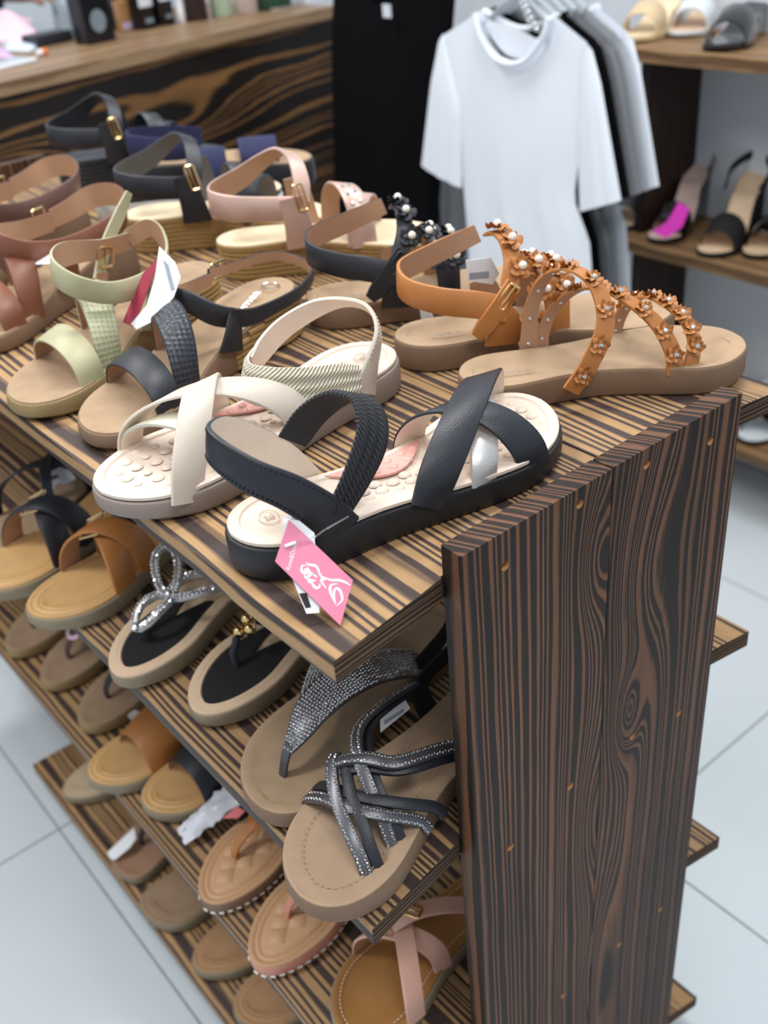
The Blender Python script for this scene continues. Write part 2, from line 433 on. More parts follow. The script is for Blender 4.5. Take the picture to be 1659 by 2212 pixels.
class Shoe:
    def __init__(s, label, cat, x, y, z, yaw, L, W, zt, kind='round', sg=1, zb=None, name='sandal', group=None, tilt=None, curve=0.16):
        s.e = empty(name, (x, y, z), math.radians(yaw), label, cat, group)
        if tilt: s.e.rotation_euler = (tilt[0], tilt[1], math.radians(yaw))
        s.L, s.W, s.sg = L, W, sg; s.ztab = zt; s.zbtab = zb or [(0, 0), (.80, 0), (1, .004)]
        s.out = outline(L, W, kind, sg, curve)
    def zt(s, x): return lerp_table(s.ztab, x / s.L)
    def zb(s, x): return lerp_table(s.zbtab, x / s.L)
    def edge(s, x, side):
        P = s.out[:NS + 1] if side > 0 else [s.out[0]] + s.out[:NS - 1:-1]
        for a, b in zip(P, P[1:]):
            if a.x <= x <= b.x: return a.y + (b.y - a.y) * (x - a.x) / max(1e-6, b.x - a.x)
        return 0.0
    def ring(s, d, zf):
        return [Vector((p.x, p.y, zf(p.x))) for p in inset(s.out, d)]
    def sole(s, m, name='sole', bev=0.003, top=-0.0005, ridges=0, flare=0.0, top_cap=True):
        lo = s.zb; hi = lambda x: s.zt(x) + top
        R = [s.ring(bev + flare, lo), s.ring(bev * 0.3 + flare, lambda x: lo(x) + bev * 0.4), s.ring(flare, lambda x: lo(x) + bev)]
        if ridges:
            for k in range(ridges):
                for q, d in ((0.12, .0012), (0.3, 0), (0.7, 0), (0.88, .0012)):
                    R.append(s.ring(d + flare * (1 - (k + q) / ridges), lambda x, a=(k + q) / ridges: lo(x) + bev + (hi(x) - lo(x) - 2 * bev) * a))
        R += [s.ring(0.0, lambda x: hi(x) - bev * 0.8), s.ring(bev * 0.2, lambda x: hi(x) - bev * 0.25), s.ring(bev * 0.8, hi)]
        V, F = loft(R, dish=lambda x, v: 0.007 * (1 - v ** 4))
        return obj(name, V, F, m, s.e)
    def bed(s, m, name='footbed', ins=0.003, rise=0.0015, steps=(), dish=0.002, lip=0.002):
        R = [s.ring(ins, lambda x: s.zt(x) - 0.001), s.ring(ins, lambda x: s.zt(x) + rise * 0.5), s.ring(ins + lip * 0.4, lambda x: s.zt(x) + rise * 0.95), s.ring(ins + lip, lambda x: s.zt(x) + rise)]
        for d, dz in steps: R.append(s.ring(ins + d, lambda x, dz=dz: s.zt(x) + rise + dz))
        s.rise = rise
        def ds(x, v):
            t = x / s.L
            return dish * (1 - v * v) * min(1, t * 8, (1 - t) * 8)
        V, F = loft(R, cap0=False, cap1=True, cols=8, dish=ds)
        return obj(name, V, F, m, s.e)
    def stitch(s, m, d, parent, t0=0.0, t1=1.0, step=0.0042, z=0.0018, r=0.00045, name='stitching', slant=0.0):
        P = s.ring(d, lambda x: s.zt(x) + z); n = len(P); g = Geo(); acc = 0
        for i in range(n):
            a, b = P[i], P[(i + 1) % n]; t = a.x / s.L
            ln = (b - a).length
            while acc < ln:
                if t0 <= t <= t1:
                    p = a.lerp(b, acc / ln); u = (b - a).normalized(); w_ = u.cross(Vector((0, 0, 1)))
                    q = p + u * step * 0.55 + w_ * slant
                    g.add(tube_geo([p, q], r, 4))
                acc += step
            acc -= ln
        if g.V: tag(obj(name, g.V, g.F, m, parent, smooth=False), kind='stuff')
    def ribbon(s, pts, nrm, wid, th, m, name='strap', mi=None, n=6, crown=0.0003, parent=None, groove=0):
        P = crom([Vector(p) for p in pts], n); Nn = crom([Vector(p) for p in nrm], n)
        Wd = crom([float(x) for x in (wid if isinstance(wid, (list, tuple)) else [wid] * len(pts))], n)
        V = []; F = []; idx = []; uv = []; dist = 0.0
        half = [(-.5, -.5), (-.5, .25), (-.46, .5)]
        if groove: mid = []
        cs = [(-.5, -.5, 0), (-.5, .2, 0), (-.47, .5, 0)]
        if groove:
            for k in range(groove):
                for q, b in ((0.08, .5), (.3, 1.15), (.7, 1.15), (.92, .5)):
                    cs.append((-.44 + .88 * (k + q) / groove, b, 0))
        else: cs.append((0, .5, crown))
        cs += [(.47, .5, 0), (.5, .2, 0), (.5, -.5, 0), (0, -.5, 0)]
        K = len(cs); inner = (K - 2, K - 1)
        fr_ = []
        for i, p in enumerate(P):
            t = (P[min(i + 1, len(P) - 1)] - P[max(i - 1, 0)]).normalized()
            nn = Nn[i] - t * Nn[i].dot(t)
            nn.normalize(); w_ = nn.cross(t).normalized()
            if i: dist += (P[i] - P[i - 1]).length
            fr_.append((p, t, nn, w_, Wd[i], dist))
            for a, b, c in cs:
                V.append(p + w_ * (a * Wd[i]) + nn * (b * th + c)); uv.append((dist * 100, a * Wd[i] * 100))
        for i in range(len(P) - 1):
            for j in range(K):
                F.append([i * K + j, i * K + (j + 1) % K, (i + 1) * K + (j + 1) % K, (i + 1) * K + j]); idx.append(1 if j in inner else 0)
        F.append(list(range(K))); idx.append(0); F.append([(len(P) - 1) * K + j for j in range(K)]); idx.append(0)
        o = obj(name, V, F, [m, mi or m], parent or s.e, midx=idx, uvs=uv, sharp=50)
        s.last = fr_; s.th = th
        return o
    def arch(s, x0, x1, h, wid, th, m, mi=None, off=0.0, side=-1, name='strap', e0=0.003, e1=0.003, lean=0.0, pw=0.75, sink=0.004, y0=None, y1=None, n=4, groove=0, k=9, xs=None):
        """strap over the foot from side `side` at x0 to the other side at x1"""
        ya = s.edge(x0, side) - side * e0 if y0 is None else y0
        yb = s.edge(x1, -side) + side * e1 if y1 is None else y1
        pts = []; nr = []; hw = abs(ya - yb) / 2
        for i in range(k):
            th_ = PI * i / (k - 1); q = (1 - math.cos(th_)) / 2
            q2 = q if xs is None else q ** xs
            x = x0 + (x1 - x0) * q2; y = ya + (yb - ya) * q
            sn = math.sin(th_) ** pw
            nv = Vector((lean * sn, side * math.cos(th_) / max(hw, 1e-3) * h, math.sin(th_))).normalized()
            zz = s.zt(x0) * (1 - q) + s.zt(x1) * q
            pts.append(Vector((x, y, zz + h * sn - sink * (1 - sn))) + nv * off); nr.append(nv)
        wl = wid if isinstance(wid, (list, tuple)) else [wid] * 3
        ww = [lerp_table([(j / (len(wl) - 1), v) for j, v in enumerate(wl)], i / (k - 1)) for i in range(k)]
        return s.ribbon(pts, nr, ww, th, m, name, mi, n=n, groove=groove)
    def buckle(s, c, u, v, w_, h, r, m, prong=True, name='buckle'):
        c, u, v = Vector(c), Vector(u).normalized(), Vector(v).normalized()
        P = []
        rr = min(w_, h) * 0.18
        for sx, sy, a0 in ((1, 1, 0), (-1, 1, PI / 2), (-1, -1, PI), (1, -1, 3 * PI / 2)):
            for q in range(4):
                a = a0 + PI / 2 * q / 3
                P.append(c + u * (sx * (w_ / 2 - rr) + math.cos(a) * rr) + v * (sy * (h / 2 - rr) + math.sin(a) * rr))
        o = obj(name, *tube_geo(P, r, 6, closed=True), m, s.e)
        if prong: obj('prong', *tube_geo([c - v * h * .5 , c + u.cross(v) * r * 1.2, c + v * h * .5], r * .7, 6), m, o)
        return o
    def frame_at(s, q, off=0.0):
        """point, tangent, normal, width axis at fraction q of the last ribbon"""
        f = s.last[int(q * (len(s.last) - 1))]
        return f[0] + f[2] * (s.th / 2 + off), f[1], f[2], f[3]

def basis(p, n, t):
    n = n.normalized(); a = (t - n * t.dot(n)).normalized(); b = n.cross(a)
    M = Matrix.Identity(4)
    for r in range(3): M[r][0] = a[r]; M[r][1] = b[r]; M[r][2] = n[r]; M[r][3] = p[r]
    return M
def flower_mesh(m, R):
    V = []; F = []
    for lay, (sc, z0, ph) in enumerate(((1.0, 0.0, 0.0), (0.72, 0.0012, 0.6))):
        base = len(V); V.append(Vector((0, 0, z0 + .0008)))
        N = 40
        for i in range(N):
            th = 2 * PI * i / N; q = abs(math.cos(2.5 * (th + ph)))
            r = R * sc * (0.52 + 0.48 * q ** 0.6)
            V.append(Vector((r * .55 * math.cos(th), r * .55 * math.sin(th), z0 + .0012)))
            V.append(Vector((r * math.cos(th), r * math.sin(th), z0 + 0.0022 * math.sin(5 * (th + ph)) + .0012)))
        for i in range(N):
            a, b = base + 1 + 2 * i, base + 1 + 2 * ((i + 1) % N)
            F.append([base, a, b]); F.append([a, a + 1, b + 1, b])
    # give the petals thickness
    n = len(V); V += [v - Vector((0, 0, .0009)) for v in V]; F += [[i + n for i in f[::-1]] for f in F]
    o = obj('flower', V, F, m, sharp=60); me = o.data; bpy.data.objects.remove(o); return me
def ball_mesh(name, m, r, seg=10, rings=7, sq=(1, 1, 1), half=False):
    o = obj(name, *sphere_geo((0, 0, 0), r, seg, rings, sq, half), m); me = o.data; bpy.data.objects.remove(o); return me

# leathers and soles
black = mat('black_leather', (34, 37, 45), rough=0.42, var=0.05, bump=0.25, bscale=900)
black_s = mat('black_suede', (18, 18, 21), rough=0.85, var=0.1, bump=0.3, bscale=1500)
blackeva = mat('black_foam_sole', (27, 29, 34), rough=0.5, var=0.05, bump=0.1)
patent = mat('black_patent', (10, 10, 12), rough=0.08, var=0.0, coat=0.6)
lining = mat('beige_lining', (224, 208, 192), rough=0.6, var=0.05, bump=0.2, bscale=700)
liningt = mat('tan_lining', (172, 134, 106), rough=0.65, var=0.05)
ivory = mat('ivory_footbed', (222, 205, 190), rough=0.45, var=0.02, bump=0.05)
pinkpad = mat('pink_gel_pad', (226, 170, 160), rough=0.4, var=0.03)
silver = mat('silver_leather', (196, 195, 194), rough=0.36, metal=0.55, var=0.05, bump=0.2, bscale=1200)
palegold = mat('pale_gold_leather', (214, 212, 190), rough=0.28, metal=0.6, var=0.04)
nude = mat('nude_leather', (205, 194, 180), rough=0.42, var=0.03, bump=0.15, bscale=900)
taupe = mat('taupe_foam_sole', (143, 128, 119), rough=0.55, var=0.04)
suede = mat('tan_suede_footbed', (168, 142, 114), rough=0.9, var=0.12, scale=45, bump=0.4, bscale=1500)
suede_d = mat('brown_suede_footbed', (156, 130, 104), rough=0.9, var=0.1, scale=45, bump=0.4, bscale=1500)
tansole = mat('tan_foam_sole', (128, 102, 81), rough=0.7, var=0.05, bump=0.2, bscale=600)
tan = mat('cognac_leather', (181, 118, 62), rough=0.45, var=0.06, bump=0.2, bscale=700)
tanl = mat('cognac_lining', (176, 136, 108), rough=0.6, var=0.04)
honey = mat('honey_footbed', (204, 162, 108), rough=0.5, var=0.10, scale=25, bump=0.15)
gold = mat('gold_metal', (235, 205, 150), rough=0.18, metal=1.0, var=0.02)
chrome = mat('silver_metal', (225, 226, 230), rough=0.15, metal=1.0, var=0.0)
pearl = mat('pearl', (238, 232, 220), rough=0.15, var=0.02, coat=0.5)
crystal = mat('crystal', (225, 232, 240), rough=0.08, metal=0.85, var=0.2, scale=900)
rosegold = mat('rose_gold_leather', (205, 172, 160), rough=0.35, metal=0.35, var=0.06, bump=0.2, bscale=800)
rope = mat('jute_rope', (160, 128, 78), rough=0.85, var=0.18, scale=300, bump=0.6, bscale=900)
cream = mat('cream_footbed', (226, 206, 172), rough=0.6, var=0.04)
olive = mat('olive_leather', (176, 172, 138), rough=0.45, var=0.05, bump=0.15, bscale=800)
olive_t = pattern('olive_scales', (150, 155, 122), (196, 196, 164), 'scales', 2.2, 0.45, 0.1, 0.8)
black_t = pattern('black_scales', (22, 25, 32), (58, 66, 78), 'scales', 2.2, 0.4, 0.0, 1.0)
olivesole = mat('olive_sole', (146, 124, 84), rough=0.75, var=0.06, bump=0.3)
thread = mat('thread', (222, 208, 188), rough=0.8)
dthread = mat('dark_thread', (16, 17, 22), rough=0.8)
white_pl = mat('white_plastic', (232, 234, 240), rough=0.35, var=0.02)
paper = mat('white_paper', (236, 238, 242), rough=0.6, var=0.02)
clear = mat('clear_plastic', (240, 243, 248), rough=0.08, var=0.0, trans=0.9)
pinkcard = mat('pink_card', (214, 116, 148), rough=0.45, var=0.02)
ink = mat('black_ink', (20, 20, 22), rough=0.7)
elastic_m = pattern('black_braided_elastic', (14, 15, 19), (52, 54, 60), 'wave', 1.3, 0.7, 0.0, 1.0, rot=0.8)
elastic_n = pattern('ivory_braided_elastic', (190, 184, 160), (236, 231, 212), 'wave', 1.3, 0.6, 0.1, 1.0, rot=0.8)

# ------------------------------------------------------------------ comfort sandals with nubs and crossed straps
NUB = ball_mesh('nub', ivory, 0.0042, 9, 3, (1.15, 1, .42), True)
NUBS = ball_mesh('nub', ivory, 0.0030, 9, 3, (1.15, 1, .45), True)
NUBP = ball_mesh('nub', pinkpad, 0.0036, 9, 3, (1.1, 1, .5), True)
def comfort(label, x, y, yaw, L, sg, near, main, sole_m, mid_m, el, lin_m, th_m, top, heel, band):
    s = Shoe(label, 'sandal', x, y, SH[0], yaw, L, 0.102, [(0, .0275), (.3, .026), (.6, .0225), (1, .019)], 'round', sg, zb=[(0, .001), (.1, 0), (.8, 0), (1, .003)], curve=.28 if top == 1 else .12)
    s.sole(sole_m, bev=0.004, top=-0.002)
    b = s.bed(ivory, ins=0.0022, rise=0.0022, steps=((.0075, .0), (.0085, -.0014), (.0100, -.0012)), dish=0.0015, lip=0.0035)
    zt = lambda x_: s.zt(x_) + 0.0008
    # nubs in the toe area
    random.seed(4)
    for gx in range(7):
        for gy in range(-3, 4):
            px = L * (.985 - .072 - gx * .046); py = (gy + (0.5 if gx % 2 else 0)) * 0.0125
            if s.edge(px, 1) - .014 > py > s.edge(px, -1) + .014 and px < L * .95:
                link_copy('nub', NUB if (gx + gy) % 3 else NUBS, b, Matrix.Translation((px, py, zt(px) - .0004)))
    for gx in range(7):
        for gy in range(4):
            px = L * (.30 + gx * .042); py = near * (0.004 + gy * 0.0088 + (gx % 2) * .004)
            if abs(py) < abs(s.edge(px, near)) - .012: link_copy('nub', NUBS if (gx * gy) % 2 else NUB, b, Matrix.Translation((px, py, zt(px) - .0004)))
    # pink arch pad on the far side with its own nubs
    P = []
    for i in range(15):
        q = i / 14; px = L * (.30 + .30 * q); P.append((px, s.edge(px, -near) + near * .0085))
    for i in range(13, 0, -1):
        q = i / 14; px = L * (.30 + .30 * q); P.append((px, s.edge(px, -near) + near * (.0085 + .022 * math.sin(PI * q))))
    n = len(P); V = [Vector((a, c, zt(a) + .0005)) for a, c in P] + [Vector((a, c, zt(a) + .0022)) for a, c in P]
    F = [list(range(n, 2 * n)), list(range(n))[::-1]] + [[i, (i + 1) % n, n + (i + 1) % n, n + i] for i in range(n)]
    pad = obj('arch_pad', V, F, pinkpad, s.e, sharp=60)
    for gx, gy in ((.36, .016), (.41, .014), (.41, .023), (.46, .015), (.46, .024), (.51, .014), (.51, .023), (.55, .015)):
        px = L * gx; link_copy('nub', NUBP, pad, Matrix.Translation((px, s.edge(px, -near) + near * gy, zt(px) + .0018)))
    k = L / 0.252; nr = near
    # crossed front straps
    if top == 1:
        s.arch(.154 * k, .214 * k, .028, [.0195, .018, .017], .0022, mid_m, lin_m, off=-.0012, side=nr, name='metallic_strap', pw=.85, xs=.9, e0=.0012, sink=.005)
        s.arch(.194 * k, .143 * k, .034, [.027, .023, .026], .0022, main, lin_m, off=0.0008, side=nr, pw=1, xs=.85, e0=.0026, sink=.007)
        s.arch(.114 * k, .228 * k, .035, [.0275, .024, .024], .0022, main, lin_m, off=.0032, side=nr, pw=1, xs=.72, e0=.0026, sink=.007)
    else:
        s.arch(.178 * k, .205 * k, .030, [.0215, .020, .017], .0022, mid_m, lin_m, off=-.0012, side=nr, name='metallic_strap', pw=.85, xs=.9, e0=.0012, sink=.005)
        s.arch(.118 * k, .205 * k, .038, [.0275, .022, .022], .0022, main, lin_m, off=0.0008, side=nr, pw=.9, xs=.9, e0=.0026, sink=.007)
        s.arch(.220 * k, .140 * k, .042, [.026, .022, .024], .0022, main, lin_m, off=.0032, side=nr, pw=1, xs=.75, e0=.0026, sink=.007)
    # heel strap
    pts, nn, ww = heel
    s.ribbon(pts, nn, ww, .0028, main, 'heel_strap', lin_m, n=8)
    g = Geo()
    for (p, t, n_, w_, wd, d_), (p2, *_r) in zip(s.last[8:-10], s.last[9:-9]):
        for e_ in (-.5, .5):
            a = p + w_ * (e_ * (wd - .0045)) + n_ * .0016; c = p2 + w_ * (e_ * (wd - .0045)) + n_ * .0016
            m1 = a.lerp(c, .5); dd = (c - a) * .28
            g.add(tube_geo([m1 - dd, m1 + dd], .0004, 4))
    tag(obj('stitching', g.V, g.F, th_m, s.e, smooth=False), kind='stuff')
    # elastic instep band
    pts, nn, ww = band
    s.ribbon(pts, nn, ww, .0022, el, 'elastic_band', mat('elastic_inside_' + main.name, (30, 31, 36) if main is black else (214, 204, 186), rough=.8), n=8, groove=3)
    return s
A = comfort('black sandal with crossed straps, one silver strap and pink hang tag, nearest shelf corner', -.088, .115, -8, .270, -1, -1, black, blackeva, silver, elastic_m, lining, dthread, 1,
    ([(.060, -.034, .020), (.051, -.0355, .040), (.032, -.034, .062), (.013, -.026, .077), (.003, -.010, .086), (.003, .010, .088), (.018, .026, .082), (.038, .034, .066), (.058, .034, .046), (.072, .032, .022)],
     [(.15, -1, 0), (-.1, -1, .1), (-.45, -1, .2), (-.8, -.8, .2), (-1, -.3, .2), (-1, .3, .2), (-.75, .8, .2), (-.2, 1, .15), (0, 1, 0), (0, 1, 0)],
     [.034, .026, .0235, .0225, .022, .021, .0215, .022, .022, .024]),
    ([(.060, -.0335, .036), (.078, -.032, .056), (.096, -.023, .075), (.102, -.006, .087), (.094, .012, .087), (.080, .026, .074), (.066, .033, .056)],
     [(.4, -1, .1), (.5, -.9, .3), (.6, -.6, .6), (.6, -.2, .9), (.55, .3, .9), (.4, .8, .6), (.2, 1, .2)],
     [.022, .026, .028, .028, .027, .025, .022]))
B = comfort('nude beige sandal with crossed straps and one pale gold strap, on a taupe sole', .160, .260, 187.5, .278, 1, 1, nude, taupe, palegold, elastic_n, lining, thread, 2,
    ([(.066, .036, .020), (.055, .0365, .040), (.040, .032, .060), (.034, .018, .074), (.042, .000, .079), (.060, -.016, .076), (.084, -.028, .066), (.108, -.028, .056), (.130, -.018, .052)],
     [(0, 1, .1), (-.4, 1, .1), (-.8, .8, .2), (-.8, .3, .6), (-.6, -.3, .8), (-.5, -.8, .5), (-.1, -1, .3), (.3, -1, .2), (.8, -.6, .2)],
     [.026, .022, .020, .018, .018, .020, .023, .025, .024]),
    ([(.070, .0370, .034), (.092, .037, .040), (.116, .031, .044), (.136, .016, .048), (.143, -.004, .050), (.134, -.018, .052), (.116, -.026, .054)],
     [(.2, 1, .3), (.3, 1, .3), (.6, .9, .3), (.9, .5, .3), (1, -.1, .3), (.7, -.7, .3), (.3, -1, .3)],
     [.022, .028, .031, .031, .029, .027, .025]))
# embossed size ring and name on the heel of the footbed
for s_ in (A, B):
    P = [Vector((.030 + .0065 * math.cos(a), .0085 * math.sin(a) * s_.sg + .002, s_.zt(.03) + .0012)) for a in [2 * PI * i / 20 for i in range(20)]]
    o = obj('size_mark', *Geo().add(tube_geo(P, .0004, 5, closed=True)).vf, ivory, s_.e)
    V, F = text_geo('38', .0075, .0004); obj('size_number', [Vector((v.x + .030, v.y + .002, v.z + s_.zt(.03) + .0010)) for v in V], F, ivory, o, smooth=False)
    V, F = text_geo('Ross', .012, .0004); obj('name_mark', [Vector((v.x + .056, v.y - .004, v.z + s_.zt(.056) + .0010)) for v in V], F, ivory, s_.e, smooth=False)
# ------------------------------------------------------------------ wedge sandals with patterned straps
def wedge(label, x, y, yaw, L, sg, main, scales, sole_m, inner, loop, loopn, loopw, ridged=False):
    s = Shoe(label, 'sandal', x, y, SH[0], yaw, L, 0.092, [(0, .043), (.2, .040), (.45, .028), (.7, .018), (1, .017)], 'round', sg, zb=[(0, 0), (.82, 0), (1, .004)])
    s.sole(sole_m, bev=0.003, flare=-0.001)
    s.bed(suede, ins=0.002, rise=0.001, steps=((.006, -.0004),), dish=0.003)
    if ridged:                                            # rope-wound heel block
        g = Geo()
        for k in range(8):
            P = []
            for i, p in enumerate(s.out):
                if p.x < .42 * L and s.zt(p.x) - .006 > .003 + k * .0048:
                    P.append((i, Vector((p.x, p.y, .004 + k * .0048))))
            lo = [q[1] for q in P if q[0] > NS]; hi = [q[1] for q in P if q[0] <= NS]
            path = lo + hi
            if len(path) > 3: g.add(tube_geo(path, .0026, 6))
        tag(obj('rope_winding', g.V, g.F, rope, s.e), kind='stuff')
    s.arch(.80 * L, .70 * L, .030, [.026, .027, .026], .0022, main, inner, side=1, name='toe_band', lean=.15)
    s.arch(.69 * L, .50 * L, .046, [.026, .027, .024], .0024, scales, inner, side=1, name='instep_strap', lean=.2, xs=.8)
    for sd in (1, -1):
        x0 = .115; lift = .008 if main is olive else 0
        s.ribbon([(x0 + .006, sd * .031, s.zt(x0) - .004), (x0, sd * .033, s.zt(x0) + .014), (x0 - .008, sd * .031, s.zt(x0) + .030 + lift)], [(0, sd, 0)] * 3, [.030, .020, .014], .0022, main, 'ankle_post', inner, n=4)
    s.ribbon(loop, loopn, loopw, .0024, main, 'ankle_strap', inner, n=6)
    return s
def radial(pts, c, up=0.1):
    return [((p[0] - c[0]), (p[1] - c[1]), up * .03) for p in pts]
lp_ = [(.066, -.030, .062), (.100, -.031, .062), (.126, -.017, .068), (.131, .004, .068), (.122, .024, .056), (.096, .034, .046), (.060, .036, .043), (.020, .034, .042), (-.012, .024, .046), (-.022, .002, .052), (-.010, -.022, .058), (.024, -.031, .060), (.066, -.032, .066)]
K = wedge('black wedge sandal with a scaly instep strap and rope-wound heel', .174, .424, -162, .270, -1, black, black_t, tansole, liningt,
          lp_, radial(lp_, (.055, 0)), [.011, .014, .019, .020, .020, .016, .012, .011, .010, .010, .009, .009, .009], True)
K.buckle((.050, -.034, .064), (1, 0, .1), (0, .2, 1), .020, .016, .0012, gold)
for i_, (dx) in enumerate((.0,)):
    V, F = text_geo('Romea', .014, .0002); obj('name_print', [Vector((-v.x + .060, -v.y, v.z + .0376 + .0013 + (v.x) * .28)) for v in V], F, chrome, K.e, smooth=False)
    P = [Vector((.022 + .007 * math.cos(a), .009 * math.sin(a), .0425 + .0006)) for a in [2 * PI * i / 20 for i in range(20)]]
    obj('size_print', *tube_geo(P, .0006, 5, closed=True), chrome, K.e)
lp_ = [(.060, -.030, .082), (.100, -.032, .086), (.150, -.026, .098), (.182, -.006, .098), (.184, .018, .087), (.158, .032, .073), (.118, .034, .068), (.080, .026, .072), (.058, .006, .084), (.052, -.014, .092), (.066, -.030, .084)]
J = wedge('pale olive green wedge sandal with scaly strap, holding a red and white tag', .150, .528, -160, .268, -1, olive, olive_t, olivesole, liningt,
          lp_, radial(lp_, (.115, 0)), [.016, .018, .021, .021, .021, .020, .019, .018, .018, .017, .016], True)
J.ribbon([(.112, -.032, .060), (.092, -.034, .085), (.066, -.033, .108), (.052, -.030, .124)], [(0, 1, 0.2)] * 4, [.012, .012, .012, .007], .0022, olive, 'loose_tongue', liningt)
J.buckle((.098, -.030, .078), (1, 0, .3), (-.3, 0, 1), .018, .018, .0012, gold)

# ------------------------------------------------------------------ flower sandals
FL_T = flower_mesh(tan, .0105); FL_TS = flower_mesh(tan, .0078); FL_B = flower_mesh(black, .0105)
PEARL = ball_mesh('pearl', pearl, .0036); GEM = ball_mesh('crystal', crystal, .0024, 6, 4, (1, 1, .7))
STUD = ball_mesh('rivet', chrome, .0017, 8, 4, (1, 1, .6))
def flower(s, p, n, t, me, centre):
    f = link_copy('flower', me, s.e, basis(Vector(p), Vector(n), Vector(t)))
    link_copy('pearl' if centre is PEARL else 'crystal', centre, f, Matrix.Translation((0, 0, .0036 if centre is PEARL else .0028)))
def flat_base(label, x, y, yaw, L, sg, h=.024, name='sandal', sole_m=None, bedm=None):
    s = Shoe(label, 'sandal', x, y, SH[0], yaw, L, .090, [(0, h), (.5, h - .001), (.85, h - .001), (1, h + .003)], 'round', sg, zb=[(0, 0), (.85, 0), (1, .006)], name=name)
    s.sole(sole_m or tansole, bev=0.0028); s.bed(bedm or suede, ins=.0012, rise=.0006, steps=((.006, -.0003), (.010, -.001)), dish=.003)
    V, F = text_geo('Forever', .008, .0001); obj('name_print', [Vector((v.x + .045, v.y - .008, v.z + h + .0004)) for v in V], F, mat('worn_silver_print', (176, 168, 160), rough=.4, metal=.4), s.e, smooth=False)
    return s
def flower_ankle(label, x, y, yaw, L, sg, main, lin_m, FL, metal):
    s = flat_base(label, x, y, yaw, L, sg)
    pts = [(.090, -.037, .050), (.066, -.038, .058), (.036, -.034, .064), (.014, -.020, .069), (.008, 0, .072), (.014, .020, .074), (.036, .032, .078), (.062, .034, .086), (.082, .030, .094)]
    s.ribbon(pts, radial(pts, (.055, 0)), [.020, .022, .0225, .022, .022, .022, .021, .018, .015], .0026, main, 'ankle_strap', lin_m, n=6)
    pts = [(.092, .028, .092), (.094, .012, .099), (.098, -.006, .097), (.098, -.024, .085), (.092, -.035, .068)]
    s.ribbon(pts, [(0, .7, .8), (0, .3, 1), (.1, -.3, 1), (.1, -.8, .6), (.1, -1, .2)], [.013, .013, .014, .015, .016], .0024, main, 'buckle_strap', lin_m, n=6)
    s.ribbon([(.096, -.037, .072), (.084, -.040, .057), (.070, -.0405, .040), (.062, -.040, .032)], [(.2, -1, .1)] * 4, [.015, .016, .016, .010], .0024, main, 'strap_tongue', lin_m, n=5)
    s.buckle((.089, -.0405, .063), (.75, 0, -.65), (.65, 0, .75), .009, .021, .0013, metal)
    for sd in (-1, 1):
        s.ribbon([(.088, sd * .0335, s.zt(.08) - .004), (.088, sd * .0365, .038), (.083, sd * .0365, .052)], [(0, sd, 0)] * 3, [.034, .028, .018], .0026, main, 'ankle_post', lin_m, n=5)
    s.arch(.135, .125, .050, [.020, .030, .020], .0024, main, lin_m, name='front_strap', lean=.3)
    for q in (.22, .34, .45, .56, .68, .80):
        for o_ in (-.008, .009):
            p, t, n, w_ = s.frame_at(q, .0006)
            flower(s, p + w_ * o_, n + w_ * (o_ * 12), t, FL, PEARL)
    for p, n in (((.094, .010, .103), (.2, .2, 1)), ((.100, -.012, .099), (.3, -.5, 1)), ((.103, -.030, .083), (.3, -1, .5)), ((.118, -.022, .082), (.5, -.6, .8))):
        flower(s, p, n, (1, 0, 0), FL, PEARL)
    return s
C1 = flower_ankle('tan leather sandal with pearl flowers and a gold-buckled ankle strap', .178, .272, -31, .240, 1, tan, tanl, FL_T, gold)
D = flower_ankle('black sandal with pearl flowers and a buckled ankle strap on tan sole', .184, .410, -38, .240, 1, black, tanl, FL_B, black)
# slide version: two bands that part from one root, strewn with crystal flowers
s = C2 = flat_base('tan leather slide with two bands of small crystal flowers, nearest the end panel', .163, .176, -30, .226, 1)
bands = [([(.078, -.0385, .016), (.092, -.0385, .036), (.106, -.032, .064), (.104, -.014, .088), (.089, .004, .097), (.076, .020, .086), (.068, .030, .060), (.066, .033, .030), (.066, .033, .018)], [.015, .015, .014, .013, .013, .012, .012, .014, .016]),
         ([(.076, .033, .018), (.078, .033, .036), (.086, .029, .056), (.098, .017, .072), (.114, .002, .078), (.130, -.014, .072), (.148, -.026, .056), (.158, -.036, .036), (.160, -.040, .018)], [.013, .011, .010, .010, .010, .011, .012, .013, .014]),
         ([(.140, .037, .018), (.141, .036, .030), (.145, .028, .048), (.152, .012, .062), (.162, -.006, .063), (.172, -.022, .054), (.176, -.034, .040), (.172, -.040, .018)], [.011, .011, .010, .010, .010, .010, .011, .013])]
for pts, ww in bands:
    nn = [(.1, p[1] / .036, max(0, (p[2] - .018) / .055)) for p in pts]
    s.ribbon(pts, nn, ww, .0022, tan, 'flower_band', tanl, n=6)
    n_ = len(s.last)
    for q in [x_ / 10 for x_ in range(1, 10)]:
        p, t, n, w_ = s.frame_at(q, .0004)
        flower(s, p, n, t, FL_TS, GEM)
        p2 = p - n * (s.th + .0008); link_copy('rivet', STUD, s.e, basis(p2, -n, t))

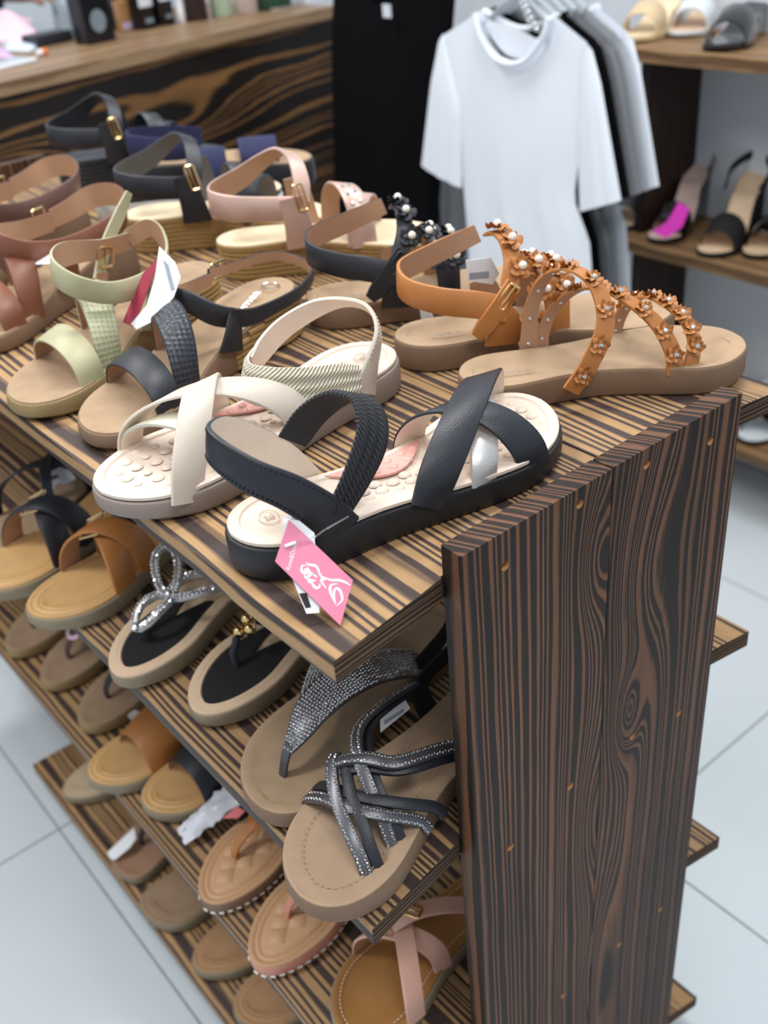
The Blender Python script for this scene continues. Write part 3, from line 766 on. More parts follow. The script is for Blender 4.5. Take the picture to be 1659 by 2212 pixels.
# ------------------------------------------------------------------ rope platform sandals
def espadrille(label, x, y, yaw, L, sg, main, inner, h=.038, gems=True, bedm=cream):
    s = Shoe(label, 'sandal', x, y, SH[0], yaw, L, .090, [(0, h), (.3, h), (.6, h - .006), (1, h - .010)], 'round', sg, zb=[(0, 0), (.85, 0), (1, .005)])
    s.sole(rope, bev=.002, ridges=7, flare=.002, name='rope_sole'); s.bed(bedm, ins=.001, rise=.0015, dish=.0015)
    pts = [(.092, -.036, .074), (.060, -.036, .076), (.030, -.032, .078), (.008, -.018, .080), (.001, 0, .081), (.008, .018, .084), (.032, .032, .092), (.058, .030, .108), (.080, .014, .120), (.094, -.008, .116), (.100, -.028, .098), (.098, -.036, .082)]
    nn = [(.1, -1, .05), (0, -1, .05), (-.4, -1, .05), (-1, -.5, .05), (-1, 0, .05), (-1, .5, .05), (-.4, 1, .1), (0, .9, .4), (.3, .4, .8), (.4, -.3, .8), (.4, -.9, .4), (.3, -1, .1)]
    s.ribbon(pts, nn, [.024, .025, .026, .026, .026, .026, .023, .018, .016, .016, .017, .018], .0026, main, 'ankle_strap', inner, n=6)
    for sd in (-1, 1):
        s.ribbon([(.094, sd * .033, s.zt(.09) - .004), (.092, sd * .0375, h + .020), (.088, sd * .0385, h + .048)], [(0, sd, 0)] * 3, [.034, .028, .024], .0026, main, 'ankle_post', inner, n=5)
    s.buckle((.098, -.0405, .086), (1, 0, .2), (-.2, 0, 1), .010, .026, .0013, gold)
    s.arch(.158, .122, .052, [.026, .020, .020], .0024, main, inner, name='front_strap', lean=.2)
    if gems:
        for q in (.2, .28, .36, .44):
            for o_ in (-.004, .004):
                p, t, n, w_ = s.frame_at(q, .0004); link_copy('crystal', GEM, s.e, basis(p + w_ * o_, n, t))
    s.arch(.150, .165, .040, [.020, .022, .024], .0024, main, inner, name='toe_strap', lean=.2, off=-.001)
    return s
E_ = espadrille('rose gold platform sandal with gems and a buckled ankle strap on rope sole', .200, .590, -38, .240, 1, rosegold, liningt)
F_ = espadrille('black strapped rope platform sandal behind the rose gold one', .180, .760, -42, .240, 1, black, mat('grey_lining', (92, 88, 86), rough=.7), h=.040, gems=False)
# ------------------------------------------------------------------ more sandals at the far end of the top shelf
lpI = [(.070, -.030, .070), (.110, -.032, .072), (.150, -.022, .080), (.166, .000, .080), (.154, .024, .070), (.118, .035, .062), (.070, .037, .062), (.030, .032, .066), (.006, .016, .074), (.000, -.004, .080), (.012, -.024, .080), (.040, -.032, .074), (.070, -.032, .072)]
sienna = mat('sienna_leather', (124, 76, 56), rough=.45, var=.06, bump=.15); mauve = mat('mauve_brown_leather', (104, 75, 67), rough=.45, var=.05, bump=.15)
I1 = wedge('sienna brown wedge sandal with wide ankle strap, behind the pale olive one', .150, .700, -160, .262, -1, sienna, sienna, tansole, liningt, lpI, radial(lpI, (.085, 0)), [.020, .022, .024, .024, .024, .024, .024, .025, .025, .025, .024, .022, .020])
I2 = wedge('mauve brown wedge sandal with gold buckle, furthest left on the shelf', .176, .872, -158, .262, -1, mauve, mauve, tansole, liningt, lpI, radial(lpI, (.085, 0)), [.020, .022, .024, .024, .024, .024, .024, .025, .025, .025, .024, .022, .020])
for s_ in (I1, I2): s_.buckle((.080, -.036, .074), (1, 0, 0), (0, 0, 1), .016, .024, .0013, gold)
navy = mat('navy_velvet', (34, 38, 74), rough=.9, var=.15, scale=200, bump=.3); offw = mat('white_foam_sole', (214, 212, 206), rough=.6)
G = espadrille('black platform sandal with square gold buckle, in front of the counter', .235, 1.070, -34, .240, 1, black, black, h=.046, gems=False, bedm=black)
for o_ in G.e.children:
    if o_.name.startswith('rope_sole'): o_.data.materials[0] = blackeva; o_.name = 'platform_sole'
s = NV = Shoe('navy velvet sandal with tan footbed and closed heel cup', 'sandal', .285, .935, SH[0], -34, .240, .088, [(0, .050), (.5, .044), (1, .036)], 'round', 1)
s.sole(blackeva); s.bed(suede)
s.ribbon([(.095, -.037, .066), (.060, -.038, .069), (.025, -.030, .072), (.004, -.012, .074), (.004, .012, .074), (.025, .030, .072), (.060, .036, .069), (.095, .036, .066)], [(.1, -1, 0), (0, -1, 0), (-.5, -1, 0), (-1, -.4, 0), (-1, .4, 0), (-.5, 1, 0), (0, 1, 0), (.1, 1, 0)], [.022, .028, .030, .031, .031, .030, .028, .022], .003, navy, 'heel_cup', navy)
s.arch(.17, .165, .022, [.05, .05, .05], .003, navy, navy, name='vamp_band')
s = NW = Shoe('white platform sandal with navy rim and cream footbed', 'sandal', .196, .873, SH[0], -36, .235, .086, [(0, .040), (.5, .036), (1, .030)], 'round', 1)
s.sole(offw, top=-.006); s.bed(navy, name='rim', ins=.000, rise=-.001, dish=0); s.bed(cream, ins=.0012, rise=.0014)
s.arch(.150, .145, .045, [.045, .045, .045], .003, navy, navy, name='vamp_band')

# ------------------------------------------------------------------ second shelf
def toe_shoe(label, tx, ty, z, yaw, L, W, zt, kind='round', sg=1, **k):
    a = math.radians(yaw)
    return Shoe(label, 'sandal', tx - L * math.cos(a), ty - L * math.sin(a), z, yaw, L, W, zt, kind, sg, **k)
FLAT = [(0, .020), (.5, .019), (1, .018)]
RINGS = ((.004, 0), (.0055, -.0012), (.007, 0), (.011, .0), (.0125, -.0012), (.014, 0), (.017, -.001))
olive_sole = mat('grey_olive_edge', (138, 126, 104), rough=.7)
def crystals(g, c, n, t, r):
    """one cut stone: a low pyramid on a hexagon"""
    M = basis(c, n, t); V = [M @ Vector((r * math.cos(a), r * math.sin(a), 0)) for a in [PI / 3 * i for i in range(6)]] + [M @ Vector((0, 0, r * .75))]
    g.add((V, [[i, (i + 1) % 6, 6] for i in range(6)]))
def stones_on(s, m, rows, step, r, parent, width=.92, lo=0.0, hi=1.0, jit=.15, side=(-.5, .5)):
    g = Geo(); L_ = s.last[-1][5]; n = int(L_ / step)
    for i in range(int(n * lo), int(n * hi)):
        d = (i + .5) * step; k = min(range(len(s.last)), key=lambda q: abs(s.last[q][5] - d)); f = s.last[k]
        k2 = min(k + 1, len(s.last) - 1); f2 = s.last[k2]; q = 0 if k2 == k else (d - f[5]) / max(1e-6, f2[5] - f[5])
        p = f[0] + (f2[0] - f[0]) * q; wd = f[4] + (f2[4] - f[4]) * q
        nr = rows if rows else max(2, int(wd / (r * 2.1)))
        for j in range(nr):
            a = side[0] + (side[1] - side[0]) * (j + .5 + (i % 2) * .25 - .12) / nr
            crystals(g, p + f[3] * (a * wd * width) + f[2] * (s.th / 2 + .0001), f[2] + Vector((random.uniform(-jit, jit), random.uniform(-jit, jit), random.uniform(-jit, jit))), f[1], r)
    tag(obj('rhinestones', g.V, g.F, m, parent, smooth=False), kind='stuff')
stone_dk = mat('smoky_rhinestone', (205, 203, 208), rough=.2, metal=.9, var=.35, scale=500)
stone_lt = mat('clear_rhinestone', (220, 228, 240), rough=.24, metal=.85, var=.25, scale=500)
gun = mat('gunmetal_base', (96, 96, 102), rough=.35, metal=.6)
def pad(s, m, x0, notch, ins=.013, name='black_inlay'):
    P = [p for p in inset(s.out, ins)]
    up = [p for p in P[:NS + 1] if p.x >= x0]; dn = [p for p in P[NS + 1:] if p.x >= x0]
    poly = up + dn
    # notched rear edge
    a, b = dn[-1], up[0]
    for q in (.12, .3, .5, .62, .75, .9):
        m_ = a.lerp(b, q); poly.append(Vector((m_.x + notch * math.exp(-((q - .45) / .2) ** 2), m_.y)))
    n = len(poly); z = lambda p: s.zt(p.x) + .0006
    V = [Vector((p.x, p.y, z(p) - .003)) for p in poly] + [Vector((p.x, p.y, z(p) + .0008)) for p in poly]
    F = [list(range(n, 2 * n)), list(range(n))[::-1]] + [[i, (i + 1) % n, n + (i + 1) % n, n + i] for i in range(n)]
    return obj(name, V, F, m, s.e, sharp=30)
beigebed = mat('beige_footbed', (212, 184, 154), rough=.6, var=.05, bump=.15)
# crossed tan and black slides with buckles
def crossed(label, tx, ty, yaw, main, L=.25, sg=1):
    s = toe_shoe(label, tx, ty, SH[1], yaw, L, .092, FLAT, 'round', sg)
    s.sole(olive_sole, bev=.003); s.bed(honey, ins=.0025, rise=.0022, steps=RINGS, dish=.003)
    s.arch(.175, .130, .040, [.030, .026, .028], .0026, main, tanl, side=1, pw=.9)
    s.arch(.135, .170, .046, [.030, .026, .028], .0026, main, tanl, side=1, pw=.9, off=.003)
    s.buckle((.160, -.012, .062), (.8, .5, -.2), (-.3, .9, .3), .012, .024, .0014, gold)
    s.buckle((.138, -.024, .060), (.8, .5, -.2), (-.3, .8, .5), .012, .024, .0014, gold)
    return s
N_ = crossed('tan leather slide with crossed buckled straps on honey footbed', -.122, .466, -158, tan)
M_ = crossed('black leather slide with crossed buckled straps on honey footbed', -.147, .556, -158, black)
s = L_ = Shoe('black strappy sandal with brown footbed at the left end of the second shelf', 'sandal', .090, .735, SH[1], -152, .25, .09, FLAT, 'round', 1)
s.sole(mat('dark_brown_sole', (70, 56, 44), rough=.7)); s.bed(suede_d, rise=.001)
s.arch(.165, .085, .050, [.013, .013, .013], .0024, black, side=1); s.arch(.090, .170, .046, [.013, .013, .013], .0024, black, side=1, off=.002); s.arch(.06, .06, .05, .014, .0024, black, side=1)
# silver butterfly thong
s = O_ = toe_shoe('thong sandal with silver rhinestone butterfly and black inlay', -.112, .360, SH[1], -168, .25, .088, FLAT, 'almond', -1)
s.sole(olive_sole, bev=.003); s.bed(beigebed, ins=.001, rise=.002, steps=((.011, .0004), (.0115, -.0012)), dish=.001); s.stitch(thread, .008, s.e, .05, 1, z=.0024, step=.0032)
pad(s, black_s, .125, .04)
obj('thong_post', *tube_geo([(.200, 0, .016), (.203, 0, .030), (.200, 0, .036)], .003, 8), gun, s.e)
def petal(p0, p1, wd, sag, n=14):
    """closed teardrop loop of a rhinestone petal, from root p0 to tip p1"""
    p0, p1 = Vector(p0), Vector(p1); d = p1 - p0; side = d.cross(Vector((0, 0, 1))).normalized(); out = []
    for i in range(n):
        a = 2 * PI * i / n; q = (1 - math.cos(a)) / 2
        out.append(p0 + d * q + side * (math.sin(a) * wd / 2) + Vector((0, 0, sag * math.sin(PI * q))))
    return out
ctr = (.166, .001, .046)
gp = Geo()
for p1, wd in (((.206, -.003, .033), .024), ((.126, -.046, .060), .022), ((.122, .030, .046), .032)):
    P = petal(ctr, p1, wd, .006)
    pet = obj('petal', *tube_geo(P, .0036, 6, closed=True), silver, s.e)
    g = Geo()
    for i in range(len(P)):
        a, b = P[i], P[(i + 1) % len(P)]; t = (b - a).normalized(); sd_ = t.cross(Vector((0, 0, 1))).normalized()
        for q in (0, .33, .66):
            for o_ in (-.0022, .0022): crystals(g, a.lerp(b, q) + Vector((0, 0, .0034)) + sd_ * o_, Vector((random.uniform(-.3, .3), random.uniform(-.3, .3), 1)), t, .0021)
    tag(obj('rhinestones', g.V, g.F, stone_lt, pet, smooth=False), kind='stuff')
link_copy('centre_stone', ball_mesh('centre_stone', stone_lt, .0045, 8, 5, (1, 1, .7)), s.e, Matrix.Translation((.166, .001, .050)))
link_copy('toe_stone', ball_mesh('toe_stone', stone_lt, .006, 8, 5, (1, 1, .6)), s.e, Matrix.Translation((.206, -.003, .036)))
for sd in (-1, 1):
    s.ribbon([(.126, sd * .032, .042), (.110, sd * .038, .034), (.100, sd * .036, .014)], [(0, sd * .5, 1), (0, sd, .5), (0, sd, 0)], [.010, .012, .014], .0024, black, 'side_strap')
# black thong with gold balls
s = P_ = toe_shoe('black inlay thong sandal with three gold balls under the shelf edge', -.083, .270, SH[1], -174, .25, .090, FLAT, 'almond', -1)
s.sole(olive_sole, bev=.003); s.bed(beigebed, ins=.001, rise=.002, steps=((.011, .0004), (.0115, -.0012)), dish=.001); s.stitch(thread, .008, s.e, .05, 1, z=.0024, step=.0032)
pad(s, black_s, .125, .045)
obj('thong_post', *tube_geo([(.192, 0, .016), (.190, -.004, .032), (.182, -.006, .044)], .0036, 8), black, s.e)
GB = ball_mesh('gold_ball', gold, .0058, 12, 8)
for p in ((.176, -.010, .044), (.170, -.001, .048), (.164, -.012, .050)): link_copy('gold_ball', GB, s.e, Matrix.Translation(p))
link_copy('gold_drop', ball_mesh('gold_drop', gold, .0075, 12, 8, (1.2, 1, .8)), s.e, Matrix.Translation((.150, -.010, .052)))
for sd in (-1, 1): s.ribbon([(.160, sd * .004 - .008, .050), (.135, sd * .024, .044), (.110, sd * .037, .030), (.105, sd * .036, .014)], [(0, 0, 1), (0, sd * .6, 1), (0, sd, .4), (0, sd, 0)], [.008, .012, .014, .014], .0024, black, 'side_strap')
# beaded thong
s = Q_ = Shoe('large thong sandal with a wide smoky rhinestone strap under the shelf corner', 'sandal', .155, .198, SH[1], -168, .264, .100, [(0, .026), (.5, .023), (1, .021)], 'round', -1)
s.sole(tansole, bev=.004); s.bed(suede, ins=.001, rise=.001, steps=((.006, .0), (.009, -.0012)), dish=.003)
s.ribbon([(.229, .006, .018), (.224, .007, .034), (.218, .008, .044)], [(.3, 0, .6)] * 3, [.007, .008, .009], .0022, gun, 'toe_post')
for pts, ww in (([(.221, .008, .040), (.206, .009, .050), (.186, .008, .058), (.160, .012, .063), (.130, .021, .062), (.100, .031, .050), (.086, .036, .038)], [.010, .022, .032, .034, .032, .028, .022]),
                ([(.186, .006, .0575), (.160, -.008, .060), (.130, -.026, .054), (.100, -.037, .038)], [.026, .030, .028, .024])):
    o = s.ribbon(pts, [(.35, p[1] * 8, 1) for p in pts], ww, .0022, gun, 'beaded_strap', n=10)
    stones_on(s, stone_dk, 0, .0027, .00145, o)
lp2 = [(.088, .036, .040), (.050, .036, .050), (.018, .026, .058), (.004, 0, .062), (.018, -.026, .058), (.050, -.036, .050), (.098, -.038, .038)]
s.ribbon(lp2, radial(lp2, (.06, 0)), .016, .0024, black_s, 'heel_strap')
for sd in (-1, 1): s.ribbon([(.078, sd * .036, .016), (.084, sd * .038, .032), (.088, sd * .037, .044)], [(0, sd, 0)] * 3, [.020, .016, .016], .0026, black_s, 'side_post')
# strappy rhinestone sandal
s = R_ = Shoe('taupe footbed sandal with criss-cross rhinestone and black straps beside the end panel', 'sandal', .135, .086, SH[1], -174, .262, .098, [(0, .028), (.5, .024), (1, .022)], 'round', -1)
s.sole(tansole, bev=.004); bed = s.bed(mat('taupe_suede_footbed', (176, 149, 123), rough=.9, var=.08, scale=45, bump=.3, bscale=1500), ins=.001, rise=.001, dish=.003); s.stitch(mat('tan_thread', (186, 160, 132), rough=.8), .015, s.e, .1, .97, z=.0012, step=.005)
def strand(pts, wd, m, stones, name):
    o = s.ribbon(pts, [(.3, p[1] * 14, 1) for p in pts], wd, .0034, m, name, n=8, crown=.0012)
    if stones: stones_on(s, stone_dk, 3, .0024, .0015, o, width=.8)
strand([(.219, .038, .018), (.216, .030, .030), (.211, .014, .042), (.200, -.010, .052), (.185, -.028, .058), (.176, -.032, .058)], .0095, gun, True, 'rhinestone_strap')
strand([(.209, .040, .018), (.207, .032, .032), (.201, .018, .044), (.192, -.002, .053), (.178, -.022, .058)], .0085, black, False, 'black_strap')
strand([(.202, -.047, .018), (.202, -.038, .030), (.203, -.018, .044), (.200, .004, .048), (.187, .024, .044), (.166, .038, .030), (.160, .042, .018)], .0090, gun, True, 'rhinestone_strap')
strand([(.192, -.048, .018), (.192, -.038, .033), (.194, -.016, .047), (.188, .008, .051), (.172, .028, .046), (.152, .041, .034), (.146, .044, .022)], .0085, black, False, 'black_strap')
strand([(.188, -.030, .056), (.178, -.020, .062), (.170, -.004, .068), (.160, .014, .068), (.130, .024, .062), (.105, .032, .056), (.080, .037, .052), (.050, .036, .052)], .0100, gun, True, 'rhinestone_strap')
strand([(.184, -.020, .055), (.172, -.004, .060), (.158, .016, .060), (.128, .027, .054), (.100, .035, .048), (.060, .038, .048)], .0085, black, False, 'black_strap')
strand([(.190, .034, .020), (.186, .022, .040), (.180, .004, .056), (.170, -.016, .066), (.150, -.034, .064), (.120, -.042, .058), (.080, -.042, .054)], .0095, gun, True, 'rhinestone_strap')
strand([(.182, .036, .020), (.178, .016, .046), (.166, -.008, .058), (.146, -.030, .060), (.115, -.041, .052), (.075, -.042, .048)], .0085, black, False, 'black_strap')
for sd in (-1, 1): s.ribbon([(.074, sd * .034, .018), (.078, sd * .039, .036), (.080, sd * .041, .054)], [(0, sd, 0)] * 3, [.020, .018, .016], .0028, black_s, 'side_post')
lp2 = [(.082, .041, .050), (.045, .038, .060), (.014, .026, .066), (.002, 0, .070), (.014, -.026, .066), (.045, -.040, .060), (.082, -.043, .050)]
s.ribbon(lp2, radial(lp2, (.06, 0)), .017, .0026, black_s, 'heel_strap')

# ------------------------------------------------------------------ third shelf
def thong(label, tx, ty, z, yaw, sole_m, bed_m, strap_m, L=.25, kind='almond', W=.088, quilt=False, ring=None, edge=None):
    s = toe_shoe(label, tx, ty, z, yaw, L, W, FLAT, kind, -1)
    s.sole(sole_m, bev=.003)
    if quilt:
        s.bed(bed_m, ins=.001, rise=.002, steps=((.004, -.0006), (.006, -.0022), (.009, -.0006), (.0115, -.0020), (.014, .0006)), dish=-.0015)
        s.stitch(thread, .0165, s.e, .3, 1, z=.0020, step=.0036)
        zf = lambda p: Vector((p[0], p[1], s.zt(p[0]) + .0028))
        cell = ball_mesh('quilt_cell', bed_m, .0115, 4, 3, (1.15, 1.0, .36), True)
        for i in range(10):
            for j in (-2, -1, 0, 1):
                px = .105 + i * .0125; py = (j + (.5 if i % 2 else 0)) * .021
                if s.edge(px, 1) - .0225 > py > s.edge(px, -1) + .0225 and px < .226: link_copy('quilt_cell', cell, s.e, Matrix.Translation((px, py, s.zt(px) + .0026)))
        s.stitch(mat('white_thread', (226, 220, 212), rough=.7), -.0008, s.e, .25, 1, z=-.012, step=.009, r=.0012, name='welt_stitching', slant=.001)
    else: s.bed(bed_m, ins=.001, rise=.001, steps=((.006, 0), (.009, -.0008)), dish=.003)
    s.ribbon([(.198, 0, .016), (.197, 0, .030), (.186, 0, .042), (.165, 0, .050)], [(1, 0, .2), (1, 0, .4), (.5, 0, 1), (0, 0, 1)], [.008, .008, .010, .012], .0024, strap_m, 'toe_post')
    for sd in (-1, 1): s.ribbon([(.168, sd * .003, .050), (.145, sd * .022, .047), (.118, sd * .037, .034), (.108, sd * .038, .014)], [(0, 0, 1), (0, sd * .6, 1), (0, sd, .4), (0, sd, 0)], [.010, .012, .014, .015], .0024, strap_m, 'side_strap')
    if ring:
        P = [Vector((.176 + .011 * math.cos(a), .011 * math.sin(a), .048 - .010 * math.cos(a) * .4)) for a in [2 * PI * i / 18 for i in range(18)]]
        obj('ring_ornament', *tube_geo(P, .0034, 8, closed=True), ring, s.e)
    return s
pinkm = mat('pink_crystal', (222, 186, 200), rough=.2, metal=.5, var=.2, scale=400)
blush = mat('blush_pink_leather', (214, 168, 150), rough=.45, var=.04)
coral = mat('coral_leather', (206, 140, 120), rough=.45)
qb = mat('camel_quilted_leather', (198, 156, 118), rough=.5, var=.04, bump=.1)
thong('brown thong sandal with gold ring ornament, third shelf', -.095, .845, SH[2], -166, olivesole, suede_d, mat('umber_leather', (92, 70, 54), rough=.5), ring=gold)
thong('brown thong sandal with pink ring ornament, third shelf', -.087, .745, SH[2], -166, olivesole, suede_d, mat('plum_leather', (84, 52, 54), rough=.5), ring=pinkm)
thong('brown thong sandal with plain black strap, third shelf', -.085, .637, SH[2], -167, olivesole, suede_d, black)
def slide(label, tx, ty, z, yaw, main, kind='round', bed_m=None, wd=.055, bx=.172):
    s = toe_shoe(label, tx, ty, z, yaw, .25, .092, FLAT, kind, 1)
    s.sole(olive_sole, bev=.003); s.bed(bed_m or honey, ins=.0025, rise=.0022, steps=RINGS, dish=.003)
    s.arch(bx, bx - .012, .036, [wd, wd * .95, wd], .0028, main, tanl, side=1, lean=.2)
    return s
slide('tan single-band slide on honey footbed, third shelf', -.111, .515, SH[2], -167, tan, wd=.062)
slide('black single-band slide on honey footbed, third shelf', -.084, .433, SH[2], -167, black, wd=.060, bx=.178)
thong('camel quilted thong sandal with tan strap, third shelf', -.104, .316, SH[2], -176, tansole, qb, tan, quilt=True)
thong('camel quilted thong sandal with coral strap and coral rim', -.104, .223, SH[2], -178, coral, qb, coral, quilt=True)
s = S8 = toe_shoe('brown footbed sandal with blush pink buckled straps, lowest in view by the panel', -.085, .112, SH[2], -180, .25, .094, FLAT, 'round', -1)
s.sole(olive_sole, bev=.003); s.bed(mat('brown_moulded_footbed', (154, 108, 58), rough=.45, var=.12, scale=20), ins=.0022, rise=.002, steps=((.004, 0), (.006, -.001)), dish=.004); s.stitch(thread, .010, s.e, .05, 1, z=.003, step=.004)
s.arch(.140, .185, .040, [.020, .018, .018], .0026, blush, tanl, side=1); s.arch(.190, .135, .042, [.020, .018, .018], .0026, blush, tanl, side=1, off=.003)
s.ribbon([(.165, -.010, .066), (.145, -.002, .074), (.120, .008, .070), (.095, .020, .060)], [(.3, 0, 1)] * 4, .016, .0026, blush, 'instep_strap', tanl)
s.buckle((.172, -.020, .066), (1, .3, -.3), (-.3, 1, .2), .013, .024, .0013, gold); s.buckle((.146, -.004, .077), (1, .3, -.3), (-.3, 1, .2), .010, .022, .0013, gold)
lp2 = [(.100, .036, .050), (.060, .040, .064), (.020, .030, .076), (.002, 0, .082), (.020, -.030, .076), (.060, -.040, .064), (.100, -.036, .050)]
s.ribbon(lp2, radial(lp2, (.06, 0)), .015, .0026, blush, 'ankle_strap', tanl)

# ------------------------------------------------------------------ lowest shelf
slide('beige suede slide at the far end of the lowest shelf', -.087, .815, SH[3], -172, suede_d, 'almond', mat('pale_suede', (196, 174, 146), rough=.9, var=.06), .04)
thong('square-toed brown thong sandal with white paper tag, lowest shelf', -.096, .658, SH[3], -172, olive_sole, mat('cocoa_footbed', (158, 122, 98), rough=.7, var=.06), black, kind='square')
slide('square-toed plain brown suede slide, lowest shelf', -.097, .537, SH[3], -172, suede_d, 'square', suede_d, .03)
slide('tan slide with pale gold band, lowest shelf', -.089, .427, SH[3], -174, palegold, 'almond', mat('caramel_footbed', (178, 138, 100), rough=.7, var=.05), .045)
s = slide('slide with two gold stripes on a cream band, lowest shelf', -.085, .333, SH[3], -175, cream, 'round', mat('caramel_footbed', (178, 138, 100)), .018)
s.arch(.185, .175, .036, .018, .0028, palegold, tanl, side=1); s.arch(.128, .120, .046, .022, .0028, palegold, tanl, side=1)
# ------------------------------------------------------------------ tags and wrappings on the sandals
def sheet(name, pts, n, th, m, parent=None, midx=None):
    """thin card: polygon (world points, planar) with thickness along n"""
    n = Vector(n).normalized(); k = len(pts)
    V = [Vector(p) for p in pts] + [Vector(p) + n * th for p in pts]
    F = [list(range(k, 2 * k)), list(range(k))[::-1]] + [[i, (i + 1) % k, k + (i + 1) % k, k + i] for i in range(k)]
    return V, F
class Plane:
    """a card's plane through three seen points with known heights"""
    def __init__(s, a, b, c):
        s.o = Vector(a); s.n = (Vector(b) - s.o).cross(Vector(c) - s.o).normalized()
        if s.n.dot(CAM - s.o) < 0: s.n = -s.n
    def at(s, u, v, off=0.0):
        d = AX[0] * ((u - 829.5) / FPX) + AX[1] * ((v - 1106.0) / FPX) + AX[2]
        o = s.o + s.n * off
        return CAM + d * ((o - CAM).dot(s.n) / d.dot(s.n))
def card_thing(name, label, cat, loc):
    return empty(name, loc, 0, label, cat)
def put(name, VF, m, e, **k):
    return obj(name, [Vector(v) - Vector(e.location) for v in VF[0]], VF[1], m, e, smooth=False, **k)
S0 = SH[0]
pl_ = Plane(at(624, 1123, 2, S0 + .046), at(762, 1254, 2, S0 + .016), at(735, 1352, 2, S0 + .0012))
t1 = card_thing('hang_tag', 'pink card hang tag with white rose drawing tied to the black sandal', 'tag', at(735, 1352, 2, S0))
quad = [(624, 1123), (762, 1254), (735, 1352), (594, 1213)]
put('card', sheet('card', [pl_.at(*q) for q in quad], pl_.n, .0006, None), pinkcard, t1)
wp = [(611, 1117), (636, 1117), (679, 1152), (681, 1190), (690, 1324), (662, 1326), (636, 1262), (613, 1190)]
put('price_card', sheet('p', [pl_.at(u, v, -.0028) for u, v in wp], pl_.n, .0006, None), paper, t1)
put('print_block', sheet('p', [pl_.at(u, v, -.0021) for u, v in ((646, 1282), (662, 1281), (672, 1312), (660, 1314))], pl_.n, .0002, None), ink, t1)
Zm = lambda x, y: (580 + x / 8.195, 1090 + y / 8.195)
strokes = [[(660,1030),(720,1065),(820,1080),(880,1150),(900,1250)], [(670,1080),(600,1080),(585,1130),(590,1180),(640,1215),(685,1200),(682,1145),(645,1150),(650,1190)],
 [(690,1100),(740,1210),(800,1240),(860,1290)], [(690,1340),(690,1290),(760,1230),(830,1250)], [(625,1245),(680,1310),(760,1345),(840,1345)],
 [(690,1380),(760,1380),(800,1440),(850,1475),(900,1455),(912,1400)], [(920,1210),(930,1270),(1010,1315),(940,1330),(960,1400),(1020,1480)],
 [(1000,1290),(1100,1335),(1250,1340),(1360,1375),(1450,1430)], [(1230,1400),(1120,1420),(1090,1470),(1100,1560),(1150,1670),(1190,1770)], [(1190,1760),(1160,1600),(1170,1510),(1215,1480),(1270,1530),(1300,1620),(1300,1700),(1210,1790)]]
g = Geo()
for st in strokes:
    P = crom([pl_.at(*Zm(*q), .0008) for q in st], 4)
    for i in range(len(P)):
        pass
    V = []; F = []
    for i, p in enumerate(P):
        t = (P[min(i + 1, len(P) - 1)] - P[max(i - 1, 0)]).normalized(); w_ = t.cross(pl_.n) * (.00022 + .0006 * math.sin(PI * i / (len(P) - 1)))
        V += [p - w_, p + w_]
    F = [[2 * i, 2 * i + 1, 2 * i + 3, 2 * i + 2] for i in range(len(P) - 1)]
    g.add((V, F))
put('rose_print', g.vf, paper, t1)
def letter(txt, pa, pb, hgt, pl0, off, m, e, name='lettering', flip=1):
    a, b = pl0.at(*pa, off), pl0.at(*pb, off); x = (b - a).normalized(); y = pl0.n.cross(x) * flip
    V, F = text_geo(txt, hgt, .00005); L0 = max(v.x for v in V) - min(v.x for v in V); k = (b - a).length / L0; c = (a + b) / 2
    put(name, ([c + x * (v.x * k) + y * (v.y * k) + pl0.n * v.z for v in V], F), m, e)
letter('Rose&Diva', Zm(345, 1160), Zm(470, 710), .008, pl_, .0008, paper, t1)
P = crom([pl_.at(*Zm(305, 730), .0016), pl_.at(*Zm(480, 670), .0018), pl_.at(*Zm(800, 580), .002), at(706, 1142, 2, S0 + .040), at(752, 1116, 2, S0 + .034)], 6)
put('plastic_string', tube_geo(P, .0005, 6), clear, t1)
put('string_stop', tube_geo([pl_.at(*Zm(290, 740), .0016), pl_.at(*Zm(480, 672), .0018)], .0011, 6), white_pl, t1)
# tag on the olive sandal: dark red card and white slips
pj = Plane(at(352, 560, 0, .055), at(270, 690, 0, .020), at(390, 600, 0, .050))
t2 = card_thing('hang_tag', 'dark red card tag with white price slips between olive and black wedge sandals', 'tag', pj.at(300, 705))
put('card', sheet('c', [pj.at(*q, -.0012) for q in ((352, 548), (336, 585), (290, 708), (266, 696), (310, 590))], pj.n, .0006, None), mat('dark_red_card', (158, 52, 74), rough=.5), t2)
put('price_slip', sheet('c', [pj.at(*q) for q in ((345, 533), (378, 566), (391, 600), (376, 642), (340, 690), (296, 712), (284, 700), (318, 660), (336, 600))], pj.n, .0006, None), paper, t2)
put('print_lines', sheet('c', [pj.at(*q, .0008) for q in ((352, 560), (364, 572), (378, 625), (370, 628))], pj.n, .0002, None), mat('grey_print', (150, 158, 176)), t2)
# pink tag in front of the nude sandal's footbed
pn = Plane(at(545, 800, 2, S0 + .012), at(600, 795, 2, S0 + .026), at(560, 822, 2, S0 + .006))
t3 = card_thing('hang_tag', 'small pink card tag lying behind the nude sandal', 'tag', at(560, 822, 2, S0))
put('card', sheet('c', [pn.at(*q) for q in ((540, 800), (556, 792), (598, 797), (590, 822), (552, 824))], pn.n, .0006, None), pinkcard, t3)
